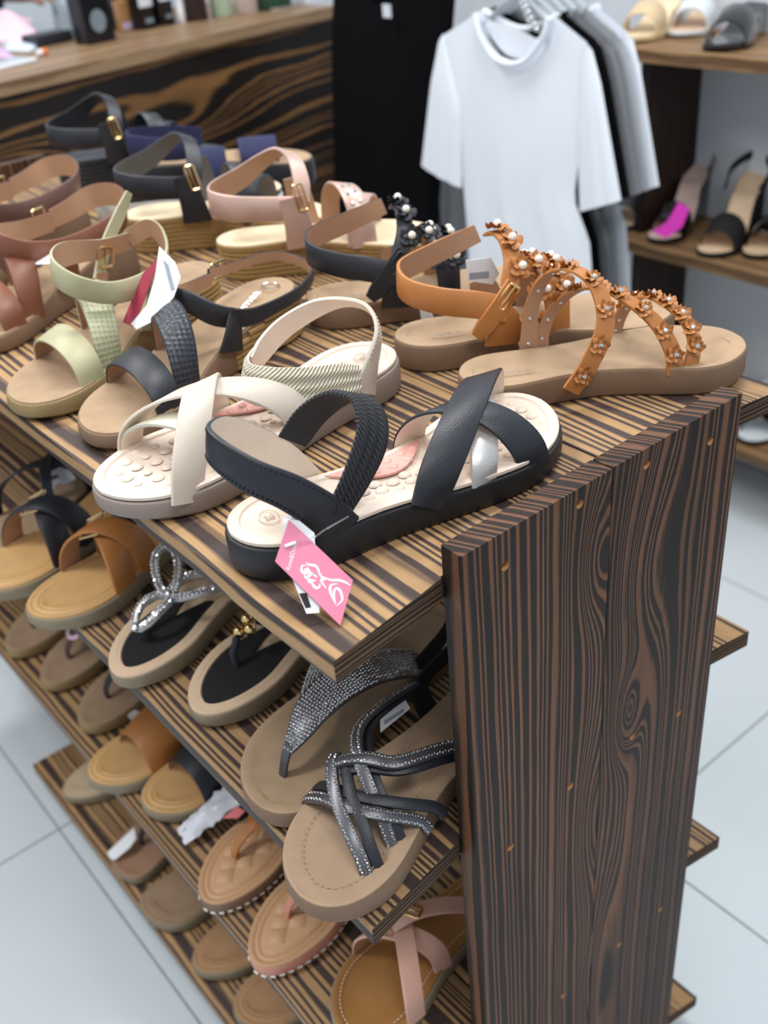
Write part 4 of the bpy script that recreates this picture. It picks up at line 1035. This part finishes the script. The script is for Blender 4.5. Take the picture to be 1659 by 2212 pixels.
# loose price cards elsewhere
def slip(label, pts, p3, m=paper, extra=()):
    P0 = Plane(*p3); e = card_thing('price_card', label, 'tag', P0.at(*pts[-1]))
    put('card', sheet('c', [P0.at(*q) for q in pts], P0.n, .0006, None), m, e)
    for nm, q2, m2, off in extra: put(nm, sheet('c', [P0.at(*q, off) for q in q2], P0.n, .0002, None), m2, e)
slip('white barcode card propped inside the tan flower sandal', [(1006, 562), (1060, 556), (1078, 590), (1064, 614), (1010, 606)], (at(1006, 562, 1, .245), at(1060, 556, 1, .235), at(1010, 606, 1, .245)),
     extra=[('barcode', [(1014, 590), (1056, 586), (1056, 600), (1014, 604)], mat('grey_print', (150, 158, 176)), .0008)])
slip('white slip leaning on the tan flower sandal sole', [(906, 660), (930, 668), (938, 690), (912, 696)], (at(906, 660, 2, S0 + .03), at(930, 668, 2, S0 + .028), at(912, 696, 2, S0 + .012)))
slip('white price card with pink top on the mauve brown sandal', [(0, 512), (28, 508), (33, 552), (8, 562), (-20, 556)], (at(0, 512, 0, .06), at(28, 508, 0, .066), at(8, 562, 0, .058)), extra=[('pink_top', [(-10, 500), (42, 490), (30, 520), (-10, 524)], pinkcard, .0010)])
slip('white slip lying on the sienna brown sandal', [(72, 560), (145, 536), (128, 570), (78, 572)], (at(72, 560, 2, .034), at(145, 536, 2, .046), at(78, 572, 2, .036)))
slip('grey plastic size clip hanging from the second shelf sandal', [(99, 1022), (140, 1006), (165, 1034), (138, 1048), (131, 1042), (118, 1048), (117, 1058), (108, 1058)], (at(99, 1022, 2, SH[1] + .05), at(140, 1006, 2, SH[1] + .055), at(108, 1058, 2, SH[1] + .035)), mat('grey_plastic', (176, 180, 192), rough=.4), extra=[('slot', [(110, 1030), (125, 1025), (127, 1030), (112, 1036)], ink, .0008)])
slip('white barcode card between the two rhinestone sandals', [(820, 1528), (870, 1502), (886, 1530), (822, 1582)], (at(820, 1528, 2, SH[1] + .045), at(870, 1502, 2, SH[1] + .050), at(822, 1582, 2, SH[1] + .028)), extra=[('barcode', [(830, 1556), (872, 1530), (874, 1536), (830, 1566)], mat('grey_print', (150, 158, 176)), .0008)])
slip('white paper tag on the square-toed thong sandal', [(232, 1842), (290, 1788), (294, 1812), (280, 1832), (248, 1858), (240, 1856)], (at(232, 1842, 2, SH[3] + .024), at(290, 1788, 2, SH[3] + .040), at(248, 1858, 2, SH[3] + .024)))
slip('white corner of tissue behind the tan single-band slide', [(276, 1545), (290, 1534), (314, 1540), (312, 1552), (284, 1558)], (at(276, 1545, 2, SH[2] + .03), at(314, 1540, 2, SH[2] + .03), at(284, 1558, 2, SH[2] + .015)))
# crumpled plastic bag between slides and quilted sandals
bagc = at(455, 1770, 2, SH[2]); V = []; F = []
nu, nv = 14, 9
ca, cb, cc, cd_ = at(385, 1800, 2, SH[2] + .003), at(500, 1690, 2, SH[2] + .03), at(530, 1735, 2, SH[2] + .03), at(405, 1832, 2, SH[2] + .003)
random.seed(11)
for i in range(nu + 1):
    for j in range(nv + 1):
        a, b = i / nu, j / nv
        p = ca.lerp(cb, a).lerp(cd_.lerp(cc, a), b) + Vector((random.uniform(-.002, .002), random.uniform(-.002, .002), .004 + .010 * math.sin(PI * b) * math.sin(PI * min(1, a + .15)) + random.uniform(0, .004)))
        V.append(p - bagc)
n1 = len(V); V += [v - Vector((0, 0, .0012)) for v in V]
for i in range(nu):
    for j in range(nv):
        q = [i * (nv + 1) + j, (i + 1) * (nv + 1) + j, (i + 1) * (nv + 1) + j + 1, i * (nv + 1) + j + 1]; F += [q, [x + n1 for x in q[::-1]]]
bag = empty('plastic_bag', bagc, 0, 'crumpled white plastic wrapper with coral corner on the third shelf', 'wrapper')
obj('wrapper', V, F, mat('milky_plastic', (222, 224, 234), rough=.25, var=.05, scale=80), bag, sharp=60)
pb = Plane(at(490, 1770, 2, SH[2] + .03), at(528, 1745, 2, SH[2] + .034), at(500, 1785, 2, SH[2] + .026))
put('coral_card', sheet('c', [pb.at(*q) for q in ((480, 1768), (512, 1742), (530, 1752), (514, 1768))], pb.n, .0008, None), mat('coral_card', (236, 128, 130), rough=.5), bag)

# ------------------------------------------------------------------ counter
ZC = 0.046
ca, cb = at(0, 178, 2, ZC), at(705, 18, 2, ZC)
cdir = (cb - ca).normalized(); cnor = Vector((-cdir.y, cdir.x, 0))
c_end = (cb - ca).length + .04
counter = empty('shop_counter', (ca.x, ca.y, FLOOR), math.atan2(cdir.y, cdir.x), 'long dark burnt-wood shop counter with bottles along its top', 'counter')
cw = [wood('burnt_counter_wood', 2, 0, 42, (124, 88, 50), (26, 18, 15), 5.5, knots=((-.02, .52, .09, .06, .26), (.03, -.10, .06, .05, .22)), width=.34, amp=.030, burn=.5),
      wood('burnt_counter_wood', 2, 0, 50, (100, 70, 44), (24, 17, 14), 9.1, width=.4, amp=.02, burn=.6)]
H_ = ZC - FLOOR
for k in range(4):
    z1 = H_ - .028 - k * .24; z0 = max(z1 - .238, 0)
    centered('front_plank', box((-1.3, 0.012, z0), (c_end - .01, .034, z1), .0015), cw[k % 2], counter, smooth=False)
centered('side_panel', box((c_end - .032, .036, 0), (c_end - .010, .48, H_ - .028), .001), cw[1], counter, smooth=False)
centered('counter_top', box((-1.3, 0, H_ - .026), (c_end, .50, H_), .003), wood('counter_top_wood', 1, 0, 40, (150, 122, 92), (112, 86, 62), 2.2, width=.5, amp=.02, burn=.2, rough=.4), counter, smooth=False)
def on_counter(u, v): return at(u, v, 2, ZC)
ROT = math.atan2(cdir.y, cdir.x)
def bottle(label, name, cat, u, v, prof, m, cap=None, capm=None, lab=None, group='toiletries along the counter', square=None):
    p = on_counter(u, v) + cnor * (prof[1][0] if not square else square[1] / 2)
    e = empty(name, p, ROT, label, cat, group)
    if square:
        w_, d_, h_ = square; obj('body', *box((-w_ / 2, -d_ / 2, 0), (w_ / 2, d_ / 2, h_), .003), m, e, smooth=False)
    else:
        obj('body', *lathe_geo(prof, 24), m, e)
    top = square[2] if square else prof[-1][1]
    if cap: obj('cap', *lathe_geo([(cap[0] * .9, top - .001), (cap[0], top + .002), (cap[0], top + cap[1] - .003), (cap[0] * .92, top + cap[1])], 20), capm, e)
    if lab:
        for (lw, z0, z1, lm, kind) in lab:
            if square:
                if kind == 'disc':
                    V, F = lathe_geo([(lw, 0), (lw, .0006)], 24); V = [Vector((x[0], -square[1] / 2 - .0008 + x[2], (z0 + z1) / 2 + x[1] * (z1 - z0) / (2 * lw))) for x in map(Vector, V)]
                    obj('emblem', V, F, lm, e, smooth=False)
                else: obj('label', *box((-lw, -square[1] / 2 - .0008, z0), (lw, -square[1] / 2 - .0001, z1)), lm, e, smooth=False)
            else:
                r = prof[1][0] + .0006; V = []; F = []
                for i in range(13):
                    a = -PI / 2 + (i / 12 - .5) * lw
                    V += [(r * math.cos(a), r * math.sin(a), z0), (r * math.cos(a), r * math.sin(a), z1), ((r - .0004) * math.cos(a), (r - .0004) * math.sin(a), z0), ((r - .0004) * math.cos(a), (r - .0004) * math.sin(a), z1)]
                for i in range(12):
                    b = 4 * i; F += [[b, b + 4, b + 5, b + 1], [b + 2, b + 3, b + 7, b + 6], [b, b + 2, b + 6, b + 4], [b + 1, b + 5, b + 7, b + 3]]
                obj('label', V, F, lm, e)
    return e
blk = mat('black_glossy_plastic', (16, 16, 20), rough=.25); whitel = mat('white_label', (214, 220, 228), rough=.5); greyl = mat('grey_label', (120, 134, 142), rough=.5)
amber = mat('amber_glass', (172, 130, 84), rough=.15); mint = mat('mint_jar', (172, 192, 168), rough=.4); lace = mat('beige_lace_jar', (190, 172, 162), rough=.6, var=.2, scale=120)
dgreen = mat('dark_green_tin', (38, 74, 62), rough=.35); plumb = mat('dark_plum_bottle', (44, 32, 36), rough=.3)
cyl = lambda r, h: [(r * .94, 0), (r, .003), (r, h - .006), (r * .8, h)]
bottle('black square bottle with white round emblem, leftmost in the row', 'bottle', 'bottle', 222, 92, None, blk, lab=[(.019, .02, .065, greyl, 'disc')], square=(.072, .05, .16), cap=(.015, .03), capm=blk)
bottle('amber perfume bottle with lilac base in front of black carton', 'perfume_bottle', 'bottle', 280, 66, None, amber, lab=[(.015, .004, .018, mat('lilac_label', (196, 180, 214)), 'box')], square=(.034, .024, .062), cap=(.007, .02), capm=amber)
bottle('black carton behind the amber perfume bottle', 'carton', 'box', 288, 60, None, blk, square=(.075, .035, .17))
bottle('wide black jar with white label next to the black carton', 'jar', 'jar', 328, 62, cyl(.027, .13), blk, lab=[(1.5, .045, .10, whitel, ''), (.8, .012, .022, greyl, '')], cap=(.026, .02), capm=blk)
bottle('black jar with white label, second of the pair', 'jar', 'jar', 370, 53, cyl(.025, .13), blk, lab=[(1.5, .05, .10, whitel, ''), (.7, .014, .022, greyl, '')], cap=(.024, .02), capm=blk)
bottle('small white bottle between black jar and dark bottle', 'bottle', 'bottle', 399, 50, [(.006, 0), (.008, .003), (.008, .03), (.004, .045), (.004, .06)], white_pl, cap=(.005, .012), capm=white_pl)
bottle('dark plum bottle right of the small white bottle', 'bottle', 'bottle', 442, 45, cyl(.026, .12), plumb, cap=(.012, .03), capm=plumb)
bottle('pale mint jar on the counter', 'jar', 'jar', 497, 34, cyl(.026, .07), mint, cap=(.026, .02), capm=mint)
bottle('beige lace-patterned jar on the counter', 'jar', 'jar', 551, 28, cyl(.027, .08), lace, cap=(.027, .02), capm=lace)
bottle('dark green tin with silver rim', 'tin', 'tin', 620, 20, cyl(.040, .06), dgreen, lab=[(2.0, .001, .006, chrome, ''), (1.2, .030, .045, whitel, '')], cap=(.040, .015), capm=dgreen)
bottle('white box at the right end of the counter', 'carton', 'box', 682, 5, None, white_pl, square=(.06, .05, .05))
# clutter at the left: wallet, cloth, phone, lighter, clear bag
e = empty('wallet', on_counter(112, 95), ROT, 'black leather wallet lying on the counter', 'wallet')
obj('body', *box((-.046, -.020, 0), (.046, .045, .020), .005), black, e, smooth=False); obj('flap', *box((-.045, -.018, .0195), (.045, .043, .0225), .001), black, e, smooth=False)
e = empty('smartphone', on_counter(30, 145), ROT + .12, 'white slim phone near the counter edge', 'phone')
obj('body', *box((-.065, -.004, 0), (.055, .055, .008), .003), white_pl, e, smooth=False); obj('screen', *box((-.061, 0, .0078), (.051, .051, .0086)), mat('grey_screen', (170, 186, 196), rough=.15), e, smooth=False)
e = empty('small_tube', on_counter(90, 120), ROT, 'tiny white tube with an orange end beside the wallet', 'tube')
obj('tube_body', *tube_geo([(-.010, 0, .006), (.002, 0, .006)], .006, 10), white_pl, e); obj('orange_end', *tube_geo([(.002, 0, .006), (.012, 0, .006)], .0065, 10), mat('orange_plastic', (226, 112, 48), rough=.4), e)
def heap(name, label, cat, u0, u1, v0, v1, hgt, m, seed):
    random.seed(seed); p = on_counter((u0 + u1) / 2, v1); a, b, c, d = on_counter(u0, v1), on_counter(u1, v1), on_counter(u1, v0), on_counter(u0, v0); nx, ny = 16, 12; V = []; F = []
    ph = [random.uniform(0, 6) for _ in range(6)]
    for i in range(nx + 1):
        for j in range(ny + 1):
            s_, t_ = i / nx, j / ny; q = a.lerp(b, s_).lerp(d.lerp(c, s_), t_)
            q += cdir * (.012 * math.sin(5 * t_ + ph[0])) + cnor * (.012 * math.sin(6 * s_ + ph[1]))
            h = hgt * (math.sin(PI * s_) * math.sin(PI * t_)) ** .5 * (.7 + .3 * math.sin(9 * s_ + ph[2]) * math.sin(7 * t_ + ph[3]))
            V.append(q + Vector((0, 0, h + .0012)) - p)
    n1 = len(V); V += [Vector((v.x, v.y, max(.0002, v.z - .0025))) for v in V]
    for i in range(nx):
        for j in range(ny):
            q = [i * (ny + 1) + j, (i + 1) * (ny + 1) + j, (i + 1) * (ny + 1) + j + 1, i * (ny + 1) + j + 1]; F += [q, [x + n1 for x in q[::-1]]]
    return tag(obj(name, V, F, m, loc=p, sharp=70), label, cat)
heap('folded_cloth', 'pale pink crumpled cloth on the counter left', 'cloth', -60, 70, 42, 92, .05, mat('pale_pink_cloth', (226, 190, 206), rough=.8, var=.06), 1)
heap('tissue', 'white tissue scrap in front of the pink cloth', 'tissue', 8, 66, 96, 110, .012, mat('bluish_tissue', (196, 208, 222), rough=.7), 2)
heap('lilac_cloth', 'lilac cloth corner at the left frame edge', 'cloth', -60, 24, 106, 130, .02, mat('lilac_cloth', (186, 160, 196), rough=.8), 3)
heap('clear_bag', 'clear plastic bag standing beside the black square bottle', 'bag', 128, 176, 40, 78, .07, mat('clear_bag', (150, 165, 172), rough=.15, trans=.6), 4)
# hand of the shop assistant resting on the counter
skin = mat('skin', (150, 104, 84), rough=.55, var=.06, scale=40); sleeve = mat('navy_sleeve', (20, 24, 44), rough=.9, var=.1)
hp = on_counter(80, 18)
person = empty('person', hp, ROT, 'hand and forearm in a navy sleeve resting on the counter', 'person')
hv = []; he = []; hr = []
def chain(pts, rr, link=None):
    base = len(hv); hv.extend(pts); hr.extend(rr)
    for i in range(len(pts) - 1): he.append((base + i, base + i + 1))
    if link is not None: he.append((link, base))
chain([(-.30, .22, .14), (-.16, .13, .075), (-.055, .055, .045), (-.012, .035, .036), (.010, .022, .034)], [.040, .034, .026, .030, .030])
palm = 4
for k, (dx, dy, L_) in enumerate(((.020, -.026, .9), (.040, -.014, 1.0), (.055, .002, .95), (.062, .022, .8))):
    bx, by = .012 + .012 * k * .8, .006 + .010 * k
    chain([(bx, by, .034), (bx + dx * .35, by + dy * .5 - .012, .032), (bx + dx * .6, by + dy * .8 - .026 * L_, .022), (bx + dx * .7, by + dy - .034 * L_, .010)], [.011, .0095, .009, .0075], palm)
chain([(-.006, .004, .028), (-.004, -.020, .020), (.006, -.034, .010)], [.011, .0095, .008], 3)
me = bpy.data.meshes.new('hand'); me.from_pydata(hv, he, []); ho = bpy.data.objects.new('hand', me); COL.objects.link(ho)
ho.modifiers.new('skin', 'SKIN'); ho.modifiers.new('sub', 'SUBSURF').levels = 1
for i, v in enumerate(me.skin_vertices[0].data): v.radius = (hr[i], hr[i] * (.72 if i in (3, 4) else 1)); v.use_root = (i == 0)
bpy.context.view_layer.update()
m2 = bpy.data.meshes.new_from_object(ho.evaluated_get(bpy.context.evaluated_depsgraph_get()))
V = [v.co.copy() for v in m2.vertices]; F = [list(p.vertices) for p in m2.polygons]; bpy.data.objects.remove(ho)
obj('body', V, F, skin, person, sharp=180)
obj('sleeve', *tube_geo([(-.32, .235, .147), (-.24, .18, .11), (-.16, .13, .075), (-.085, .078, .052), (-.06, .060, .046)], [.054, .052, .050, .044, .040], 16), sleeve, person)

# ------------------------------------------------------------------ clothes on wall rails
def coons(T, B, Lf, Rt, nu, nv):
    def s(c, t):
        P = [Vector(p) for p in c]; ln = [0]
        for a, b in zip(P, P[1:]): ln.append(ln[-1] + (b - a).length)
        d = t * ln[-1]
        for i in range(len(P) - 1):
            if d <= ln[i + 1] + 1e-9: return P[i].lerp(P[i + 1], (d - ln[i]) / max(1e-9, ln[i + 1] - ln[i]))
        return P[-1]
    G = []
    for i in range(nu + 1):
        u = i / nu; row = []
        for j in range(nv + 1):
            v = j / nv
            p = s(T, u) * (1 - v) + s(B, u) * v + s(Lf, v) * (1 - u) + s(Rt, v) * u
            p -= Vector(T[0]) * (1 - u) * (1 - v) + Vector(T[-1]) * u * (1 - v) + Vector(B[0]) * (1 - u) * v + Vector(B[-1]) * u * v
            row.append(p)
        G.append(row)
    return G
def cloth_panel(name, curves, X, parent, m, bulge, fold, ph=0.0, nu=22, nv=22, o=None, backneck=0.0):
    """two-faced garment panel; curves are (y, z) outlines on the hanging plane x = X"""
    G = coons(*curves, nu, nv); V = []; F = []
    for side in (-1, 1):
        for i in range(nu + 1):
            for j in range(nv + 1):
                u, v = i / nu, j / nv; p = G[i][j]
                d = bulge * (math.sin(PI * u) ** .6) * (.45 + .55 * min(1, v * 3))
                f = fold * v * math.sin(u * 17 + ph + 1.5 * v) * math.sin(PI * u) + fold * .5 * math.sin(u * 41 + ph * 2) * v
                z = p.y
                if side > 0 and backneck: z = p.y + backneck * math.exp(-((u - .5) / .17) ** 2) * max(0, 1 - v * 4)
                V.append(Vector((X + side * d + f, p.x, z)) - Vector(parent.location))
    n1 = (nu + 1) * (nv + 1)
    for i in range(nu):
        for j in range(nv):
            q = [i * (nv + 1) + j, (i + 1) * (nv + 1) + j, (i + 1) * (nv + 1) + j + 1, i * (nv + 1) + j + 1]; F += [q, [x + n1 for x in q[::-1]]]
    for j in range(nv):
        for i in (0, nu):
            a = i * (nv + 1) + j; F.append([a, a + 1, a + 1 + n1, a + n1])
    return obj(name, V, F, m, parent, sharp=70)
XT = 1.08
yz = lambda pts, X=XT: [(at(u, v, 0, X)[1], at(u, v, 0, X)[2]) for u, v in pts]
TB = (yz([(955, 78), (1037, 26), (1050, 71), (1081, 118), (1117, 134), (1153, 124), (1184, 80), (1197, 36), (1268, 92)]), yz([(1022, 730), (1150, 742), (1292, 748)]),
      yz([(955, 78), (968, 200), (1000, 395), (1010, 504), (1022, 730)]), yz([(1268, 92), (1262, 250), (1240, 430), (1274, 520), (1292, 748)]))
TL = (yz([(962, 72), (950, 95)]), yz([(1000, 405), (914, 357)]), yz([(962, 72), (1000, 240), (1000, 405)]), yz([(950, 95), (934, 178), (914, 357)]))
TR_ = (yz([(1262, 88), (1284, 110)]), yz([(1256, 456), (1345, 432)]), yz([(1262, 88), (1250, 280), (1256, 456)]), yz([(1284, 110), (1302, 180), (1345, 432)]))
hook_m = mat('clear_hanger', (214, 222, 230), rough=.12, trans=.5)
def tee(label, X, m, hang=True, dy=0.0, group=None):
    c = Vector((X, sum(p[0] for p in TB[1]) / 3 + dy, min(p[1] for p in TB[1])))
    e = empty('t_shirt', c, 0, label, 't-shirt', group)
    sh = lambda cv: tuple([(y + dy, z) for y, z in q] for q in cv)
    cloth_panel('body', sh(TB), X, e, m, .0075, .003, X * 9, backneck=.055)
    cloth_panel('sleeve', sh(TL), X - .004, e, m, .007, .0015, 1.0, 10, 14); cloth_panel('sleeve', sh(TR_), X - .004, e, m, .007, .0015, 2.0, 10, 14)
    nk = crom([Vector((X - .012 - .006 * math.sin(PI * i / 6), y + dy, z)) for i, (y, z) in enumerate(TB[0][1:8])], 5)
    obj('collar', *tube_geo([p - c for p in nk], .0055, 8), m, e)
    bk = crom([Vector((X + .010, TB[0][1][0] + dy, TB[0][1][1])), Vector((X + .016, (TB[0][1][0] + TB[0][7][0]) / 2 + dy, TB[0][1][1] - .025)), Vector((X + .010, TB[0][7][0] + dy, TB[0][7][1]))], 6)
    obj('collar', *tube_geo([p - c for p in bk], .0055, 8), m, e)
    return e
wtee = mat('white_cotton', (234, 240, 249), rough=.9, var=.01, scale=20, bump=.15, bscale=700); gtee = mat('grey_marl_cotton', (128, 130, 136), rough=.95, var=.05, scale=200); btee = mat('black_cotton', (11, 11, 14), rough=1.0, var=.02, spec=.1)
ltee = mat('light_grey_cotton', (160, 166, 172), rough=.95, var=.04, scale=200)
tee('white cotton t-shirt hanging at the front of the rail', XT, wtee)
tee('black t-shirt hanging right behind the white one', XT + .024, btee)
tee('dark grey marl t-shirt third on the rail', XT + .050, gtee)
tee('light grey t-shirt fourth on the rail behind the dark grey one', XT + .076, ltee)
tee('white t-shirt nearest the wall at the back of the rail', XT + .102, wtee)
mid_y = (TB[0][1][0] + TB[0][7][0]) / 2; top_z = TB[0][1][1]
rail_m = mat('chrome_rail', (190, 194, 200), rough=.2, metal=1.0)
def rail(label, y, z):
    e = empty('clothes_rail', (1.5, y, z), 0, label, 'rail')
    obj('bar', *tube_geo([(-.52, 0, 0), (-.005, 0, 0)], .008, 12), rail_m, e); obj('wall_plate', *lathe_geo([(.03, 0), (.03, .006)], 20), rail_m, e).rotation_euler = (0, -PI / 2, 0)
rail('chrome wall rail carrying the t-shirts', mid_y, top_z + .135)
def hanger(label, X, y, z, half):
    e = empty('hanger', (X, y, z), 0, label, 'hanger', 'hangers on the rails')
    obj('arms', *tube_geo(crom([Vector((0, -half, -.045)), Vector((0, -half * .5, -.012)), Vector((0, 0, .012)), Vector((0, half * .5, -.012)), Vector((0, half, -.045))], 5), .0055, 8), hook_m, e)
    obj('hook', *tube_geo([Vector((0, 0, .010)), Vector((0, 0, .075))] + [Vector((0, -.019 + .019 * math.cos(a), .075 + .001 + .019 * math.sin(a) )) for a in [PI * i / 8 for i in range(9)]], .002, 8), rail_m, e)
for k, nm in enumerate(('white front', 'black', 'dark grey', 'light grey', 'back white')):
    hanger('clear hanger holding the %s t-shirt' % nm, XT + .008 + (0, .024, .050, .076, .102)[k], mid_y, top_z + .015, .10)
# strands of clear beads over the hanger
g = empty('bead_string', (XT - .01, mid_y - .02, top_z), 0, 'short strings of clear beads over the t-shirt hanger', 'beads')
BD = ball_mesh('bead', crystal, .0045, 8, 5)
for r_ in range(2):
    for k in range(9): link_copy('bead', BD, g, Matrix.Translation((-.01, -.012 * r_ - .006 * k + .012, .055 - .0085 * k - .004 * r_)))
# black dress and its neighbours
XD = 1.13
DB = (yz([(722, -70), (786, -52), (800, -10), (835, 12), (868, -10), (884, -52), (990, -75)], XD), yz([(715, 640), (830, 650), (960, 640)], XD), yz([(722, -70), (716, 100), (724, 400), (715, 640)], XD), yz([(990, -75), (975, 100), (948, 440), (960, 640)], XD))
def dress(label, X, m, dy, name='dress'):
    e = empty(name, (X, DB[1][1][0] + dy, DB[1][1][1]), 0, label, 'dress')
    cloth_panel('body', tuple([(y + dy, z) for y, z in q] for q in DB), X, e, m, .03, .007, X * 5, backneck=.05)
    return e
d1 = dress('plain black dress hanging left of the white t-shirt', XD, btee, 0)
pn_ = at(835, 14, 0, XD - .035)
obj('neck_label', *box(tuple(Vector((-.001, -.012, -.02)) + pn_ - d1.location), tuple(Vector((.001, .012, .004)) + pn_ - d1.location)), whitel, d1, smooth=False)
XG = 1.36
GB_ = (yz([(940, 150), (1030, 150)], XG), yz([(945, 700), (1040, 700)], XG), yz([(940, 150), (950, 420), (945, 700)], XG), yz([(1030, 150), (1030, 420), (1040, 700)], XG))
e = empty('skirt', (XG, GB_[1][0][0], GB_[1][0][1]), 0, 'light grey skirt seen between black dress and white t-shirt', 'skirt'); cloth_panel('body', GB_, XG, e, ltee, .02, .006, 2.0)
e2 = obj('waistband', *tube_geo([Vector((XG, y, z)) - e.location for y, z in GB_[0]], .012, 10), ltee, e)
rail('chrome wall rail carrying the dresses', DB[0][3][0], DB[0][1][1] + .135)
for k, nm in enumerate(('front black',)): hanger('clear hanger holding the %s dress' % nm, XD + .008 + .10 * k, DB[0][3][0] + .05 * k, DB[0][1][1] + .015, .10)

# ------------------------------------------------------------------ wall shelves on the right
XW = 1.29
zs = [at(1335, 100, 0, XW)[2], at(1312, 508, 0, XW)[2], at(1598, 968, 0, XW)[2]]
ws = empty('wall_shelf', (1.4, .4, FLOOR), 0, 'brown wooden wall shelf unit with three shoe shelves', 'shelf')
wsm = wood('brown_shelf_wood', 0, 1, 70, (160, 126, 88), (104, 78, 54), 4.4, width=.5, amp=.02, burn=.25); wsd = wood('dark_upright_wood', 0, 2, 120, (64, 44, 34), (28, 20, 18), 6.4, width=.4, amp=.012, burn=.4)
def wk(name, lo, hi, m): centered(name, ([v - Vector(ws.location) for v in box(lo, hi, .0015)[0]], box(lo, hi, .0015)[1]), m, ws, smooth=False)
yE = at(1335, 100, 0, XW)[1]
for z in zs: wk('shelf_board', (XW, -.9, z - .024), (1.4995, yE, z), wsm)
zz = sorted([FLOOR] + zs)
for y0 in (yE - .02, -.35):
    for a, b in zip(zz, zz[1:]): wk('upright', (XW + .045, y0 - .02, a + (.0002 if a == FLOOR else .0003)), (1.499, y0, b - .0243 if b in zs else b), wsd)
def wshoe(label, u, v, z, yaw, main, bed_m, sole_m, zt, L=.235, W=.082, kind='round', bandw=.05, h=.042, **k):
    p = at(u, v, 2, z + .012); a = math.radians(yaw)
    s = Shoe(label, 'sandal', p.x - L * math.cos(a), p.y - L * math.sin(a), z, yaw, L, W, zt, kind, 1, **k)
    s.sole(sole_m, bev=.002); s.bed(bed_m, ins=.002, rise=.001)
    s.arch(L * .76, L * .74, h, bandw, .003, main, bed_m, side=1, lean=.35)
    return s
W0 = [(0, .05), (.35, .036), (.65, .014), (1, .012)]
whit = mat('white_leather', (214, 220, 224), rough=.35); beigel = mat('sand_leather', (208, 184, 146), rough=.4)
wshoe('sand beige slide on the top wall shelf', 1372, 80, zs[0], 200, beigel, cream, beigel, W0, L=.21)
wshoe('white slide on the top wall shelf', 1482, 68, zs[0], 200, whit, beigebed, whit, W0, L=.21)
s = wshoe('black patent sandal on the top wall shelf', 1562, 98, zs[0], 200, patent, patent, patent, W0, L=.21, bandw=.06)
WH = [(0, .105), (.3, .080), (.6, .022), (.75, .013), (1, .012)]
s = wshoe('black high-heeled sandal with beige insole, leftmost on the middle wall shelf', 1335, 492, zs[1], 198, black, mat('light_insole', (184, 160, 132), rough=.6), black, WH, L=.235, W=.075)
s.arch(.03, .03, .05, .02, .003, black, name='heel_counter', side=1)
s = wshoe('black patent sandal with studs and a magenta tag', 1430, 518, zs[1], 198, patent, mat('pinkish_insole', (216, 190, 178), rough=.5), patent, WH, L=.225, W=.075)
for q in (.3, .4, .5, .6, .7):
    for o_ in (-.016, -.006, .006, .016):
        p, t, n, w_ = s.frame_at(q * .8 + .1, .0004); link_copy('stud', STUD, s.e, basis(p + w_ * o_, n, t))
lp2 = [(.070, .034, .10), (.030, .030, .118), (.004, 0, .126), (.030, -.030, .118), (.070, -.034, .10)]
s.ribbon(lp2, radial(lp2, (.05, 0)), .014, .0026, patent, 'heel_strap', lining)
pm = Plane(at(1470, 440, 0, XW + .02), at(1415, 500, 0, XW - .005), at(1490, 452, 0, XW + .03))
e = card_thing('price_tag', 'bright magenta paper tag on the studded patent sandal', 'tag', pm.at(1440, 512))
put('paper', sheet('c', [pm.at(*q) for q in ((1466, 436), (1490, 450), (1474, 490), (1440, 514), (1409, 500), (1440, 480))], pm.n, .0006, None), mat('magenta_paper', (255, 64, 205), rough=.5), e)
s = wshoe('black suede sandal with round toe band on the middle wall shelf', 1540, 548, zs[1], 196, black_s, beigebed, black_s, WH, L=.225, W=.078, bandw=.055)
lp2 = [(.080, .034, .09), (.040, .036, .12), (.004, 0, .14), (.040, -.036, .12), (.080, -.034, .09)]
s.ribbon(lp2, radial(lp2, (.05, 0)), .014, .0026, black_s, 'ankle_strap')
s = wshoe('black patent sandal cut by the right frame edge', 1640, 552, zs[1], 196, patent, beigebed, patent, WH, L=.225, W=.078)
s = wshoe('brown footbed sandal with thin black ankle strap on the low wall shelf', 1545, 810, zs[2], 215, black, suede_d, mat('dark_brown_sole', (70, 56, 44)), [(0, .05), (.4, .04), (.7, .02), (1, .015)], L=.235)
s.ribbon([(.090, .034, .06), (.050, .036, .10), (.020, .02, .125), (.010, -.004, .12), (.040, -.034, .09), (.085, -.036, .06)], [(0, 1, 0), (-.5, 1, 0), (-1, .5, .2), (-1, -.3, .2), (-.3, -1, 0), (0, -1, 0)], .012, .0026, black, 'ankle_strap')
s = wshoe('black sandal with white insole at the right edge of the low wall shelf', 1634, 955, zs[2], 205, patent, whit, patent, W0, L=.22)
